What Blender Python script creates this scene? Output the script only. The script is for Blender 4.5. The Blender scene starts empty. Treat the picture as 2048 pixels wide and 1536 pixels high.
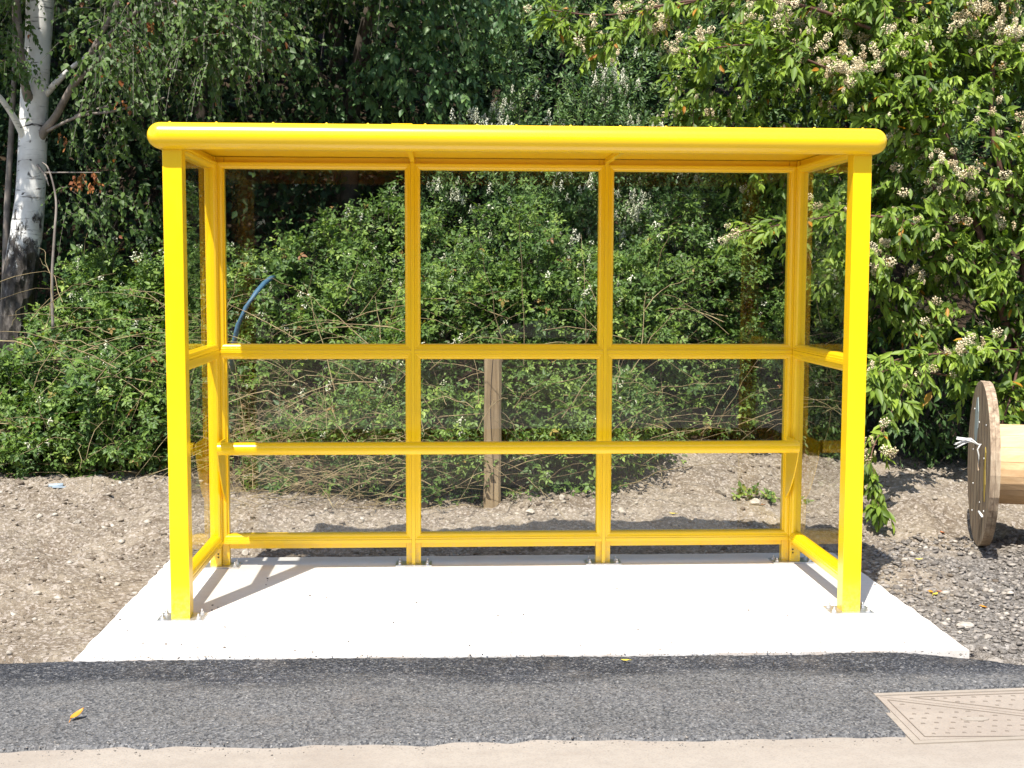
import bpy, bmesh, math, random
import numpy as np
from mathutils import Vector, Matrix
random.seed(7)
R = np.random.default_rng(11)
scene = bpy.context.scene
COL = scene.collection

# ------------------------------------------------------------------ helpers
def tag(o, label=None, cat=None, group=None, kind=None):
    if label: o['label'] = label
    if cat: o['category'] = cat
    if group: o['group'] = group
    if kind: o['kind'] = kind
    return o

def thing(name, loc, label, cat, group=None, rotz=0.0):
    o = bpy.data.objects.new(name, None)
    o.empty_display_size = 0.1
    COL.objects.link(o)
    o.location = loc
    o.rotation_euler = (0, 0, rotz)
    return tag(o, label, cat, group)

def link(name, me, mats, parent=None):
    for m in (mats if isinstance(mats, (list, tuple)) else [mats]):
        me.materials.append(m)
    o = bpy.data.objects.new(name, me)
    COL.objects.link(o)
    if parent is not None:
        o.parent = parent
        # geometry is written in world space: undo the placing of the Empty it hangs from
        if parent.type == 'EMPTY': o.matrix_parent_inverse = Matrix.Translation(parent.location).inverted()
    return o

class MB:
    """collects simple shapes (world space) into one mesh"""
    def __init__(s): s.v = []; s.f = []; s.m = []; s.sm = []
    def add(s, vs, fs, mi=0, smooth=False):
        k = len(s.v); s.v += [tuple(p) for p in vs]
        for f in fs:
            s.f.append(tuple(i + k for i in f)); s.m.append(mi); s.sm.append(smooth)
        return s
    def box(s, x0, x1, y0, y1, z0, z1, b=0.0, mi=0):
        if b <= 0:
            vs = [(x, y, z) for z in (z0, z1) for y in (y0, y1) for x in (x0, x1)]
            fs = [(0, 2, 3, 1), (4, 5, 7, 6), (0, 1, 5, 4), (2, 6, 7, 3), (0, 4, 6, 2), (1, 3, 7, 5)]
            return s.add(vs, fs, mi)
        bm = bmesh.new()
        bmesh.ops.create_cube(bm, size=1)
        for v in bm.verts:
            v.co = Vector((x0 + (v.co.x + .5) * (x1 - x0), y0 + (v.co.y + .5) * (y1 - y0), z0 + (v.co.z + .5) * (z1 - z0)))
        bmesh.ops.bevel(bm, geom=bm.edges[:], offset=b, segments=2, profile=0.6, affect='EDGES')
        bm.verts.index_update()
        s.add([v.co.copy() for v in bm.verts], [[v.index for v in f.verts] for f in bm.faces], mi)
        bm.free(); return s
    def tube(s, pts, rad, n=8, mi=0, cap=True, smooth=True, squash=None):
        pts = [Vector(p) for p in pts]
        if not hasattr(rad, '__len__'): rad = [rad] * len(pts)
        vs = []; fs = []
        ref = Vector((0.31, 0.17, 0.93)).normalized()
        for i, p in enumerate(pts):
            t = (pts[min(i + 1, len(pts) - 1)] - pts[max(i - 1, 0)]).normalized()
            a = t.cross(ref)
            if a.length < .05: a = t.cross(Vector((1, 0, 0)))
            a.normalize(); b = t.cross(a)
            for k in range(n):
                an = 2 * math.pi * k / n
                vs.append(p + (a * math.cos(an) + b * math.sin(an)) * rad[i])
        for i in range(len(pts) - 1):
            for k in range(n):
                k2 = (k + 1) % n
                fs.append((i * n + k, i * n + k2, (i + 1) * n + k2, (i + 1) * n + k))
        if cap:
            fs.append(tuple(range(n))[::-1]); fs.append(tuple(range((len(pts) - 1) * n, len(pts) * n)))
        return s.add(vs, fs, mi, smooth)
    def prism(s, poly, z0, z1, mi=0):
        n = len(poly)
        vs = [(x, y, z0) for x, y in poly] + [(x, y, z1) for x, y in poly]
        fs = [tuple(range(n))[::-1], tuple(range(n, 2 * n))] + [(i, (i + 1) % n, n + (i + 1) % n, n + i) for i in range(n)]
        return s.add(vs, fs, mi)
    def build(s, name, mats, parent=None):
        me = bpy.data.meshes.new(name)
        me.from_pydata(s.v, [], s.f)
        me.polygons.foreach_set('material_index', s.m)
        me.polygons.foreach_set('use_smooth', s.sm)
        me.update()
        bm = bmesh.new(); bm.from_mesh(me); bmesh.ops.recalc_face_normals(bm, faces=bm.faces); bm.to_mesh(me); bm.free()
        return link(name, me, mats, parent)

def trimesh(name, V, F, mats, parent=None, attr=None, smooth=False, fm=None):
    """V (n,3), F (m,3) numpy"""
    me = bpy.data.meshes.new(name)
    V = np.asarray(V, np.float32); F = np.asarray(F, np.int32)
    me.vertices.add(len(V)); me.vertices.foreach_set('co', V.ravel())
    k = F.shape[1]
    me.loops.add(F.size); me.loops.foreach_set('vertex_index', F.ravel())
    me.polygons.add(len(F)); me.polygons.foreach_set('loop_start', np.arange(0, F.size, k, dtype=np.int32))
    me.polygons.foreach_set('loop_total', np.full(len(F), k, np.int32))
    if smooth: me.polygons.foreach_set('use_smooth', np.ones(len(F), bool))
    if fm is not None: me.polygons.foreach_set('material_index', np.asarray(fm, np.int32))
    me.update(calc_edges=True)
    for an, av in (attr or {}).items():
        at = me.attributes.new(an, 'FLOAT', 'POINT'); at.data.foreach_set('value', np.asarray(av, np.float32))
    return link(name, me, mats, parent)

def vnoise(x, y, freq, seed):
    r = np.random.default_rng(seed); g = r.random((257, 257))
    X = x * freq + 100.37; Y = y * freq + 77.7
    i = np.floor(X).astype(int); j = np.floor(Y).astype(int)
    u = X - i; v = Y - j; u = u * u * (3 - 2 * u); v = v * v * (3 - 2 * v)
    i %= 256; j %= 256
    return (g[i, j] * (1 - u) * (1 - v) + g[i + 1, j] * u * (1 - v) + g[i, j + 1] * (1 - u) * v + g[i + 1, j + 1] * u * v) - .5

# ------------------------------------------------------------------ camera
F_, CX, CY, CZ, YAW, PITCH, ROLL = 2586.47, -0.343, -5.7064, 1.5301, -0.0532, -0.0853, 0.0032
rt = Vector((math.cos(YAW), math.sin(YAW), 0)); hf = Vector((-math.sin(YAW), math.cos(YAW), 0)); zz = Vector((0, 0, 1))
fw = hf * math.cos(PITCH) + zz * math.sin(PITCH)
up = -hf * math.sin(PITCH) + zz * math.cos(PITCH)
cr = rt * math.cos(ROLL) + up * math.sin(ROLL)
cu = -rt * math.sin(ROLL) + up * math.cos(ROLL)
cam = bpy.data.cameras.new('camera'); camo = bpy.data.objects.new('camera', cam); COL.objects.link(camo)
M = Matrix.Identity(4)
for i in range(3):
    M[i][0] = cr[i]; M[i][1] = cu[i]; M[i][2] = -fw[i]; M[i][3] = (CX, CY, CZ)[i]
camo.matrix_world = M
cam.sensor_width = 36; cam.lens = F_ / 2048 * 36; cam.clip_end = 400; cam.clip_start = 0.05
scene.camera = camo
def at(u, v, Y):
    """world point seen at photo pixel (u,v) on the vertical plane y=Y"""
    d = fw + cr * ((u - 1024) / F_) + cu * ((768 - v) / F_)
    t = (Y - CY) / d.y
    return Vector((CX + d.x * t, Y, CZ + d.z * t))

# ------------------------------------------------------------------ world / sun
SUN = Vector((-0.23, -0.51, 1.0)).normalized()
w = bpy.data.worlds.new('World'); scene.world = w; w.use_nodes = True
nt = w.node_tree; nt.nodes.clear()
sky = nt.nodes.new('ShaderNodeTexSky'); sky.sky_type = 'NISHITA'; sky.sun_disc = False
sky.sun_elevation = math.asin(SUN.z); sky.sun_rotation = math.atan2(SUN.x, SUN.y)
sky.air_density = 1.0; sky.dust_density = 1.0; sky.ozone_density = 1.0
bg = nt.nodes.new('ShaderNodeBackground'); bg.inputs['Strength'].default_value = 0.125
ow = nt.nodes.new('ShaderNodeOutputWorld')
nt.links.new(sky.outputs[0], bg.inputs[0]); nt.links.new(bg.outputs[0], ow.inputs[0])
sl = bpy.data.lights.new('sun', 'SUN'); sl.energy = 4.5; sl.angle = math.radians(0.53); sl.color = (1, .955, .88)
so = bpy.data.objects.new('sun', sl); COL.objects.link(so)
so.rotation_euler = SUN.to_track_quat('Z', 'Y').to_euler(); so.location = (-3, -6, 12)
scene.view_settings.view_transform = 'Standard'; scene.view_settings.look = 'None'
scene.view_settings.exposure = 0.97; scene.view_settings.gamma = 1.0
scene.render.resolution_x = 1024; scene.render.resolution_y = 768
try:
    scene.cycles.transparent_max_bounces = 24; scene.cycles.max_bounces = 8
except Exception: pass

# ------------------------------------------------------------------ materials
class NT:
    def __init__(s, name):
        s.m = bpy.data.materials.new(name); s.m.use_nodes = True; s.t = s.m.node_tree; s.n = s.t.nodes; s.l = s.t.links
        s.n.clear(); s.out = s.n.new('ShaderNodeOutputMaterial')
    def node(s, typ, **kw):
        n = s.n.new(typ)
        for k, v in kw.items():
            if k in n.inputs: n.inputs[k].default_value = v
            else: setattr(n, k, v)
        return n
    def coord(s, which='Object'): return s.node('ShaderNodeTexCoord').outputs[which]
    def mapping(s, vec, scale=(1, 1, 1), rot=(0, 0, 0)):
        m = s.node('ShaderNodeMapping'); m.inputs['Scale'].default_value = scale; m.inputs['Rotation'].default_value = rot
        s.l.new(vec, m.inputs['Vector']); return m.outputs[0]
    def noise(s, vec, scale, detail=3, rough=.55, dist=0):
        n = s.node('ShaderNodeTexNoise'); n.inputs['Scale'].default_value = scale; n.inputs['Detail'].default_value = detail
        n.inputs['Roughness'].default_value = rough; n.inputs['Distortion'].default_value = dist
        s.l.new(vec, n.inputs['Vector']); return n.outputs['Fac']
    def voro(s, vec, scale, out='Color', feature='F1', rnd=1):
        n = s.node('ShaderNodeTexVoronoi', feature=feature); n.inputs['Scale'].default_value = scale; n.inputs['Randomness'].default_value = rnd
        s.l.new(vec, n.inputs['Vector']); return n.outputs[out]
    def ramp(s, fac, stops, interp='LINEAR'):
        r = s.node('ShaderNodeValToRGB'); r.color_ramp.interpolation = interp
        e = r.color_ramp.elements
        while len(e) < len(stops): e.new(0.5)
        for q, (p, c) in zip(e, stops):
            q.position = p; q.color = (c[0], c[1], c[2], 1) if hasattr(c, '__len__') else (c, c, c, 1)
        s.l.new(fac, r.inputs[0]); return r.outputs[0]
    def mix(s, fac, a, b, mode='MIX'):
        m = s.node('ShaderNodeMix', data_type='RGBA', blend_type=mode)
        for k, v in ((0, fac), (6, a), (7, b)):
            if hasattr(v, 'is_linked'): s.l.new(v, m.inputs[k])
            elif hasattr(v, '__len__'): m.inputs[k].default_value = (v[0], v[1], v[2], 1)
            elif k == 0: m.inputs[k].default_value = v
            else: m.inputs[k].default_value = (v, v, v, 1)
        return m.outputs[2]
    def math(s, op, a, b=0, c=0):
        m = s.node('ShaderNodeMath', operation=op)
        for k, v in enumerate((a, b, c)):
            if hasattr(v, 'is_linked'): s.l.new(v, m.inputs[k])
            else: m.inputs[k].default_value = v
        return m.outputs[0]
    def bump(s, h, strength=.3, dist=.01, prev=None):
        b = s.node('ShaderNodeBump'); b.inputs['Strength'].default_value = strength; b.inputs['Distance'].default_value = dist
        s.l.new(h, b.inputs['Height'])
        if prev is not None: s.l.new(prev, b.inputs['Normal'])
        return b.outputs[0]
    def principled(s, color, rough=.6, spec=.5, metal=0, normal=None, coat=0, coat_rough=.1):
        p = s.node('ShaderNodeBsdfPrincipled')
        for k, v in (('Base Color', color), ('Roughness', rough), ('Specular IOR Level', spec), ('Metallic', metal)):
            if hasattr(v, 'is_linked'): s.l.new(v, p.inputs[k])
            elif hasattr(v, '__len__'): p.inputs[k].default_value = (v[0], v[1], v[2], 1)
            else: p.inputs[k].default_value = v
        p.inputs['Coat Weight'].default_value = coat; p.inputs['Coat Roughness'].default_value = coat_rough
        if normal is not None: s.l.new(normal, p.inputs['Normal'])
        return p.outputs[0]
    def done(s, sh): s.l.new(sh, s.out.inputs['Surface']); return s.m

def m_yellow():
    n = NT('yellow_powder_coat'); c = n.coord()
    dirt = n.ramp(n.noise(c, 9, 5, .65), [(.52, 0), (.8, 1)])
    col = n.mix(n.math('MULTIPLY', dirt, .12), (.88, .56, .004), (.5, .3, .03))
    sx = n.node('ShaderNodeSeparateXYZ'); n.l.new(c, sx.inputs[0])
    low = n.math('MULTIPLY', n.ramp(sx.outputs[2], [(.0, 1), (.16, 0)]), n.ramp(n.noise(c, 45, 5, .7), [(.42, 0), (.62, 1)]))
    col = n.mix(n.math('MULTIPLY', low, .45), col, (.42, .34, .22))
    drip = n.ramp(n.noise(n.mapping(c, (70, 70, 2.5)), 1, 3), [(.62, 0), (.72, 1)])
    col = n.mix(n.math('MULTIPLY', drip, .10), col, (.45, .28, .05))
    bp = n.bump(n.noise(c, 260, 2), .05, .002)
    return n.done(n.principled(col, .28, .5, 0, bp, .25, .12))
YEL = m_yellow()

def m_glass():
    n = NT('tinted_glazing'); c = n.coord()
    fr = n.node('ShaderNodeFresnel'); fr.inputs['IOR'].default_value = 1.62
    gl = n.node('ShaderNodeBsdfGlossy'); gl.inputs['Roughness'].default_value = 0.0
    
    sm = n.noise(c, 2.6, 4, .6, .6)
    gl2 = n.node('ShaderNodeBsdfGlossy'); gl2.inputs['Roughness'].default_value = .22
    tr = n.node('ShaderNodeBsdfTransparent'); tr.inputs['Color'].default_value = (.97, .97, .95, 1)
    m = n.node('ShaderNodeMixShader'); n.l.new(fr.outputs[0], m.inputs[0]); n.l.new(tr.outputs[0], m.inputs[1]); n.l.new(gl.outputs[0], m.inputs[2])
    # thin dust film
    df = n.node('ShaderNodeBsdfDiffuse'); df.inputs['Color'].default_value = (.35, .37, .36, 1)
    m2 = n.node('ShaderNodeMixShader')
    spots = n.ramp(n.voro(c, 70, 'Distance'), [(.03, 1), (.07, 0)])
    dust = n.math('ADD', n.math('MULTIPLY', n.ramp(sm, [(.45, 0), (.8, 1)]), .03), n.math('MULTIPLY', n.math('MULTIPLY', spots, n.ramp(n.noise(c, 5, 2), [(.5, 0), (.7, 1)])), .08))
    n.l.new(dust, m2.inputs[0]); n.l.new(m.outputs[0], m2.inputs[1]); n.l.new(df.outputs[0], m2.inputs[2])
    # the far face of the 5 mm sheet only lets light on
    geo = n.node('ShaderNodeNewGeometry'); tr2 = n.node('ShaderNodeBsdfTransparent')
    m3 = n.node('ShaderNodeMixShader'); n.l.new(geo.outputs['Backfacing'], m3.inputs[0]); n.l.new(m2.outputs[0], m3.inputs[1]); n.l.new(tr2.outputs[0], m3.inputs[2])
    return n.done(m3.outputs[0])
GLASS = m_glass()

def m_zinc():
    n = NT('galvanised_steel'); c = n.coord()
    col = n.ramp(n.voro(c, 60), [(0, .5), (1, .75)])
    return n.done(n.principled(col, .38, .5, .85))
ZINC = m_zinc()

def m_concrete(name, base, stain, smoothness=.8):
    n = NT(name); c = n.coord()
    a = n.noise(c, 1.6, 5, .6, .4); b = n.noise(c, 22, 4, .6); d = n.noise(c, 160, 2)
    col = n.mix(n.ramp(a, [(.45, 0), (.72, .7)]), base, stain)
    col = n.mix(n.math('MULTIPLY', n.ramp(b, [(.35, 1), (.6, 0)]), .22), col, tuple(x * .72 for x in base))
    col = n.mix(n.ramp(d, [(.3, .12), (.7, 0)]), col, (.2, .19, .17))
    if name.startswith('new'):
        sx = n.node('ShaderNodeSeparateXYZ'); n.l.new(c, sx.inputs[0])
        edge = n.math('MULTIPLY', n.ramp(n.math('ADD', sx.outputs[1], .62), [(.0, 1), (.30, 0)]), n.ramp(n.noise(n.mapping(c, (1, 3, 1)), 7, 6, .7), [(.45, 0), (.68, 1)]))
        col = n.mix(n.math('MULTIPLY', edge, .75), col, (.40, .29, .20))
        scuff = n.ramp(n.noise(n.mapping(c, (3, 14, 1), (0, 0, .25)), 1.5, 6, .72), [(.60, 0), (.74, 1)])
        col = n.mix(n.math('MULTIPLY', scuff, .5), col, (.42, .34, .26))
    else:
        grain = n.node('ShaderNodeSeparateColor'); n.l.new(n.voro(c, 210), grain.inputs[0])
        col = n.mix(n.math('MULTIPLY', n.ramp(grain.outputs[0], [(.55, 0), (1, 1)]), .28), col, (.16, .13, .11))
        st = n.ramp(n.noise(n.mapping(c, (1, 2.6, 1)), 3.1, 6, .7), [(.48, 0), (.7, 1)])
        col = n.mix(n.math('MULTIPLY', st, .30), col, (.20, .165, .135))
    sp = n.ramp(n.voro(c, 34, 'Distance'), [(.035, 1), (.06, 0)])
    col = n.mix(n.math('MULTIPLY', sp, .5), col, (.22, .2, .18))
    bp = n.bump(b, .15, .004); bp = n.bump(d, .2, .0015, bp)
    return n.done(n.principled(col, smoothness, .3, 0, bp))
PAD = m_concrete('new_pale_concrete', (.70, .68, .65), (.66, .58, .50))
PAVE = m_concrete('worn_beige_pavement', (.33, .287, .238), (.28, .235, .19))
COVER = m_concrete('cover_infill', (.33, .28, .23), (.26, .21, .17))

def m_asphalt():
    n = NT('open_textured_asphalt'); c = n.coord()
    sep = n.node('ShaderNodeSeparateColor'); n.l.new(n.voro(c, 125), sep.inputs[0])
    sep2 = n.node('ShaderNodeSeparateColor'); n.l.new(n.voro(n.mapping(c, (1, 1, 1), (0, 0, .7)), 200), sep2.inputs[0])
    col = n.ramp(sep.outputs[0], [(0, (.012, .013, .016)), (.4, (.035, .037, .044)), (.7, (.085, .088, .098)), (.88, (.20, .195, .19)), (1, (.46, .43, .38))])
    col2 = n.ramp(sep2.outputs[0], [(0, (.010, .011, .014)), (.6, (.05, .052, .06)), (.9, (.17, .17, .17)), (1, (.42, .40, .36))])
    col = n.mix(.35, col, col2)
    geo = n.node('ShaderNodeSeparateXYZ'); n.l.new(c, geo.inputs[0])
    # scuffed paler towards the pavement, brown dust in patches
    yy = n.math('ADD', geo.outputs[1], n.math('MULTIPLY', n.math('SUBTRACT', n.noise(n.mapping(c, (.7, 2.5, 1)), 1.4, 5, .6), .5), .55))
    col = n.mix(1.0, col, (.44, .455, .49), 'MULTIPLY')
    col = n.mix(n.math('MULTIPLY', n.ramp(n.noise(n.mapping(c, (1, 1.6, 1)), 2.3, 4, .6), [(.42, 0), (.66, 1)]), .5), col, n.mix(1.0, col, 1.9, 'MULTIPLY'))
    worn = n.ramp(n.math('MULTIPLY', yy, -1), [(.85, 0), (1.35, 1)])
    col = n.mix(n.math('MULTIPLY', worn, .36), col, n.ramp(sep.outputs[1], [(0, (.06, .06, .06)), (1, (.38, .365, .34))]))
    dusty = n.ramp(n.noise(c, 5, 5, .7), [(.52, 0), (.75, 1)])
    col = n.mix(n.math('MULTIPLY', dusty, .25), col, n.ramp(sep.outputs[2], [(0, (.08, .07, .06)), (1, (.34, .29, .24))]))
    bp = n.bump(n.voro(c, 125, 'Distance'), .9, .005)
    return n.done(n.principled(col, .7, .35, 0, bp))
ASPH = m_asphalt()

def m_soil():
    n = NT('stony_soil'); c = n.coord()
    g = n.node('ShaderNodeAttribute', attribute_name='gravel').outputs['Fac']
    a = n.noise(c, 3, 6, .65); b = n.noise(c, 26, 5, .7); d = n.noise(c, 120, 3, .7)
    col = n.ramp(b, [(.3, (.10, .078, .056)), (.48, (.205, .168, .125)), (.66, (.34, .29, .222))])
    col = n.mix(n.ramp(a, [(.35, 1), (.6, 0)]), col, n.mix(.55, col, (.13, .095, .065)))
    fine = n.ramp(n.noise(c, 1.9, 5, .6, .5), [(.5, 0), (.62, 1)])
    col = n.mix(n.math('MULTIPLY', fine, .55), col, (.33, .275, .205))
    v = n.voro(c, 75); s = n.node('ShaderNodeSeparateColor'); n.l.new(v, s.inputs[0])
    peb = n.ramp(s.outputs[1], [(.55, 0), (.75, 1)], 'CONSTANT')
    col = n.mix(n.math('MULTIPLY', n.ramp(s.outputs[1], [(.6, 0), (.95, 1)]), .75), col, (.44, .385, .33))
    gcol = n.ramp(s.outputs[0], [(0, (.08, .072, .062)), (.5, (.19, .17, .148)), (.85, (.24, .22, .20)), (1, (.36, .33, .29))])
    col = n.mix(g, col, gcol)
    litter = n.node('ShaderNodeAttribute', attribute_name='litter').outputs['Fac']
    lit_col = n.ramp(n.noise(c, 35, 4, .7), [(.3, (.02, .014, .009)), (.6, (.06, .042, .026)), (.8, (.13, .09, .05))])
    col = n.mix(litter, col, lit_col)
    bp = n.bump(b, .7, .03); bp = n.bump(d, .8, .008, bp); bp = n.bump(n.voro(c, 75, 'Distance'), .5, .006, bp)
    return n.done(n.principled(col, .95, .15, 0, bp))
SOIL = m_soil()

def m_rnd(name, stops, rough=.9, spec=.2, nscale=60):
    n = NT(name); c = n.coord()
    a = n.node('ShaderNodeAttribute', attribute_name='rnd').outputs['Fac']
    col = n.ramp(a, stops)
    col = n.mix(n.math('MULTIPLY', n.ramp(n.noise(c, nscale, 4), [(.3, 1), (.65, 0)]), .45), col, (.08, .06, .05))
    return n.done(n.principled(col, rough, spec, 0, n.bump(n.noise(c, nscale * 2, 3), .4, .004)))
STONE = m_rnd('soil_stones', [(0, (.12, .095, .07)), (.35, (.22, .182, .138)), (.75, (.31, .268, .21)), (1, (.52, .475, .40))])
CRUMB = m_rnd('asphalt_crumbs', [(0, (.11, .10, .088)), (.5, (.235, .213, .187)), (.85, (.33, .298, .258)), (1, (.5, .45, .38))])

def m_leaf(name, stops, rough=.42, spec=.5, transl=.28, tcol=None, tint=1.35):
    n = NT(name)
    a = n.node('ShaderNodeAttribute', attribute_name='rnd').outputs['Fac']
    col = n.ramp(a, stops)
    p = n.principled(col, rough, spec)
    t = n.node('ShaderNodeBsdfTranslucent')
    tc = n.mix(1.0, col, (1.25, 1.35, .5), 'MULTIPLY')
    n.l.new(tc, t.inputs['Color'])
    m = n.node('ShaderNodeMixShader'); m.inputs[0].default_value = transl
    n.l.new(p, m.inputs[1]); n.l.new(t.outputs[0], m.inputs[2])
    return n.done(m.outputs[0])
BR_LEAF = m_leaf('bramble_leaf', [(0, (.032, .075, .018)), (.45, (.085, .155, .028)), (.8, (.17, .26, .045)), (.96, (.27, .36, .07)), (.985, (.30, .24, .06)), (1, (.22, .10, .04))], .5, .35, .25)
BI_LEAF = m_leaf('birch_leaf', [(0, (.035, .07, .018)), (.6, (.075, .135, .025)), (.95, (.15, .23, .05)), (.982, (.18, .24, .05)), (.985, (.28, .10, .03)), (1, (.24, .08, .03))], .5, .35, .3)
CO_LEAF = m_leaf('cotoneaster_leaf', [(0, (.05, .10, .016)), (.5, (.165, .25, .03)), (.9, (.31, .42, .055)), (.975, (.38, .48, .08)), (.985, (.45, .25, .03)), (1, (.45, .18, .02))], .5, .35, .35)
PR_LEAF = m_leaf('privet_leaf', [(0, (.034, .08, .026)), (.6, (.095, .17, .048)), (1, (.20, .29, .08))], .48, .4, .22)
CH_LEAF = m_leaf('cherry_leaf', [(0, (.035, .085, .03)), (.6, (.085, .17, .05)), (1, (.17, .27, .08))], .48, .4, .28)
WO_LEAF = m_leaf('woodland_leaf', [(0, (.010, .026, .010)), (.6, (.022, .05, .016)), (1, (.05, .085, .024))], .6, .2, .15)  # deep shade inside the wood is put into this darkened leaf colour
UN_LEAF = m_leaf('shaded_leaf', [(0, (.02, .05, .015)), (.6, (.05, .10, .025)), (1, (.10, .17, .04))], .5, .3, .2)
DEAD_LEAF = m_leaf('withered_leaf', [(0, (.20, .07, .03)), (1, (.38, .16, .05))], .7, .2, .2)
def m_petal(name, c0, c1):
    n = NT(name); a = n.node('ShaderNodeAttribute', attribute_name='rnd').outputs['Fac']
    return n.done(n.principled(n.ramp(a, [(0, c0), (1, c1)]), .8, .1))
FL_CREAM = m_petal('cream_flower', (.58, .45, .26), (.95, .84, .58))
FL_WHITE = m_petal('white_flower', (.46, .48, .32), (.85, .84, .68))

def m_stem(name, c0, c1):
    n = NT(name); c = n.coord()
    return n.done(n.principled(n.ramp(n.noise(c, 8, 4, .6), [(.3, c0), (.7, c1)]), .75, .25, 0, n.bump(n.noise(n.mapping(c, (60, 60, 12)), 1, 3), .4, .004)))
CANE = m_stem('dry_cane', (.16, .11, .06), (.42, .34, .18))
TWIG = m_stem('dark_twig', (.035, .028, .022), (.10, .08, .06))
REDTWIG = m_stem('reddish_branch', (.07, .035, .025), (.16, .085, .06))
GREYTWIG = m_stem('grey_birch_twig', (.12, .10, .085), (.30, .26, .22))

def m_bark():
    n = NT('birch_bark'); c = n.coord()
    sx = n.node('ShaderNodeSeparateXYZ'); n.l.new(c, sx.inputs[0]); z = sx.outputs[2]
    hor = n.noise(n.mapping(c, (5, 5, 38)), 1, 4, .6)
    base = n.ramp(n.noise(c, 4.5, 4), [(.3, (.48, .46, .42)), (.6, (.74, .73, .69))])
    base = n.mix(n.ramp(hor, [(.60, 0), (.68, .8)]), base, (.06, .05, .045))
    scars = n.ramp(n.noise(n.mapping(c, (7, 7, 13)), 1, 2, .5, 1.2), [(.66, 0), (.70, 1)])
    base = n.mix(scars, base, (.035, .03, .027))
    # craggy black bark low on the trunk, in plates
    crag = n.voro(n.mapping(c, (16, 16, 6)), 1, 'Distance')
    cn = n.noise(n.mapping(c, (14, 14, 7)), 1, 5, .7)
    low = n.math('ADD', n.math('MULTIPLY', n.math('SUBTRACT', 2.02, z), 1.7), n.math('MULTIPLY', n.math('SUBTRACT', cn, .5), 3.2))
    lowf = n.ramp(low, [(.25, 0), (.55, 1)])
    dark = n.ramp(n.noise(n.mapping(c, (22, 22, 12)), 1, 5, .7), [(.35, (.025, .02, .017)), (.6, (.10, .085, .07)), (.74, (.32, .30, .27))])
    col = n.mix(lowf, base, dark)
    bp = n.bump(n.math('MULTIPLY', crag, lowf), 1.0, .06); bp = n.bump(hor, .3, .006, bp)
    return n.done(n.principled(col, .65, .3, 0, bp))
BARK = m_bark()

def m_wood(name, c0, c1, scale=(3, 40, 40), dirty=.3, axis=None):
    n = NT(name); c = n.coord()
    g = n.noise(n.mapping(c, scale), 1, 5, .65, .5)
    col = n.ramp(g, [(.3, c0), (.7, c1)])
    col = n.mix(n.math('MULTIPLY', n.ramp(n.noise(c, 7, 4), [(.5, 0), (.75, 1)]), dirty), col, (.07, .055, .045))
    return n.done(n.principled(col, .8, .2, 0, n.bump(g, .5, .004)))
STAKEW = m_wood('weathered_stake_wood', (.17, .12, .07), (.34, .26, .16), (35, 35, 2))
PLY = m_wood('fresh_stave_wood', (.60, .38, .19), (.76, .52, .29), (2, 40, 40), .12)
def m_flange():
    n = NT('old_flange_wood'); c = n.coord()
    g = n.noise(n.mapping(c, (30, 40, 3)), 1, 5, .65, .3)
    col = n.ramp(g, [(.3, (.15, .105, .07)), (.52, (.32, .24, .165)), (.7, (.46, .37, .26))])
    col = n.mix(n.ramp(n.noise(c, 28, 3), [(.68, 0), (.74, .7)]), col, (.5, .48, .42))
    return n.done(n.principled(col, .85, .15, 0, n.bump(g, .6, .005)))
FLANGE = m_flange()
def flat(name, col, rough=.6, spec=.3, metal=0):
    n = NT(name); c = n.coord()
    k = n.mix(n.math('MULTIPLY', n.ramp(n.noise(c, 14, 4), [(.35, 1), (.7, 0)]), .3), col, tuple(x * .55 for x in col))
    return n.done(n.principled(k, rough, spec, metal))
HOSE = flat('blue_plastic_pipe', (.055, .13, .20), .5, .3)
ROPE = flat('white_rope', (.72, .72, .70), .8)
PAINTY = flat('yellow_marking_paint', (.42, .30, .05), .8)
PAINTW = flat('pale_chalk_paint', (.36, .42, .42), .8)
DARK = flat('dark_dirt', (.05, .038, .03), .95); DIMPLE = flat('dirt_in_recess', (.225, .188, .152), .95)
BLACKRUB = flat('dark_screw', (.06, .045, .02), .5)
LITTER = flat('pale_blue_plastic', (.38, .46, .52), .4, .5)

# ------------------------------------------------------------------ ground
PX0, PX1, PY0, PY1 = -1.81, 1.815, -0.60, 1.235      # concrete pad
def gz(x, y):
    x = np.asarray(x, float); y = np.asarray(y, float)
    t = np.clip(y - 1.5, 0, 3.2)
    z = -.035 + .085 * t * t / (t + .6)
    z += np.clip(y - 4.7, 0, 11) * .62 + np.clip(y - 4.7, 0, 6) * .35 * vnoise(x, y, .5, 5)
    near = np.clip((y + .3) / 1.0, 0, 1)
    out = np.clip(np.maximum(np.maximum(PX0 - x, x - PX1), y - PY1) / .35, 0, 1)
    out = np.where((x > PX0 - .02) & (x < PX1 + .02) & (y < PY1 + .02), 0, out)
    z += out * near * (.11 * vnoise(x, y, 1.3, 1) + .06 * vnoise(x, y, 4, 2) + .036 * vnoise(x, y, 13, 3) + .022 * vnoise(x, y, 31, 4))
    z += out * .012 * vnoise(x, y, 60, 9)
    # little spoil heap behind the right bay
    z += .16 * np.exp(-((x - 1.5) / .9) ** 2 - ((y - 3.6) / .7) ** 2)
    z = np.where(y < -.45, -.075, z)
    z = np.where((x > 1.9) & (y < -.2) & (y >= -.9), np.maximum(z, -.05) , z)
    z = np.where((x > PX0 - .0) & (x < PX1) & (y < PY1 - .03) & (y > PY0), -.08, z)
    return z
def axis(lo, a, b, hi, fine):
    return np.concatenate([np.linspace(lo, a, 24)[:-1], np.arange(a, b, fine), np.linspace(b, hi, 24)])
xs = axis(-90, -4.6, 4.6, 90, .022); ys = axis(-90, -1.0, 5.2, 90, .022)
XX, YY = np.meshgrid(xs, ys, indexing='ij')
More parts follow.
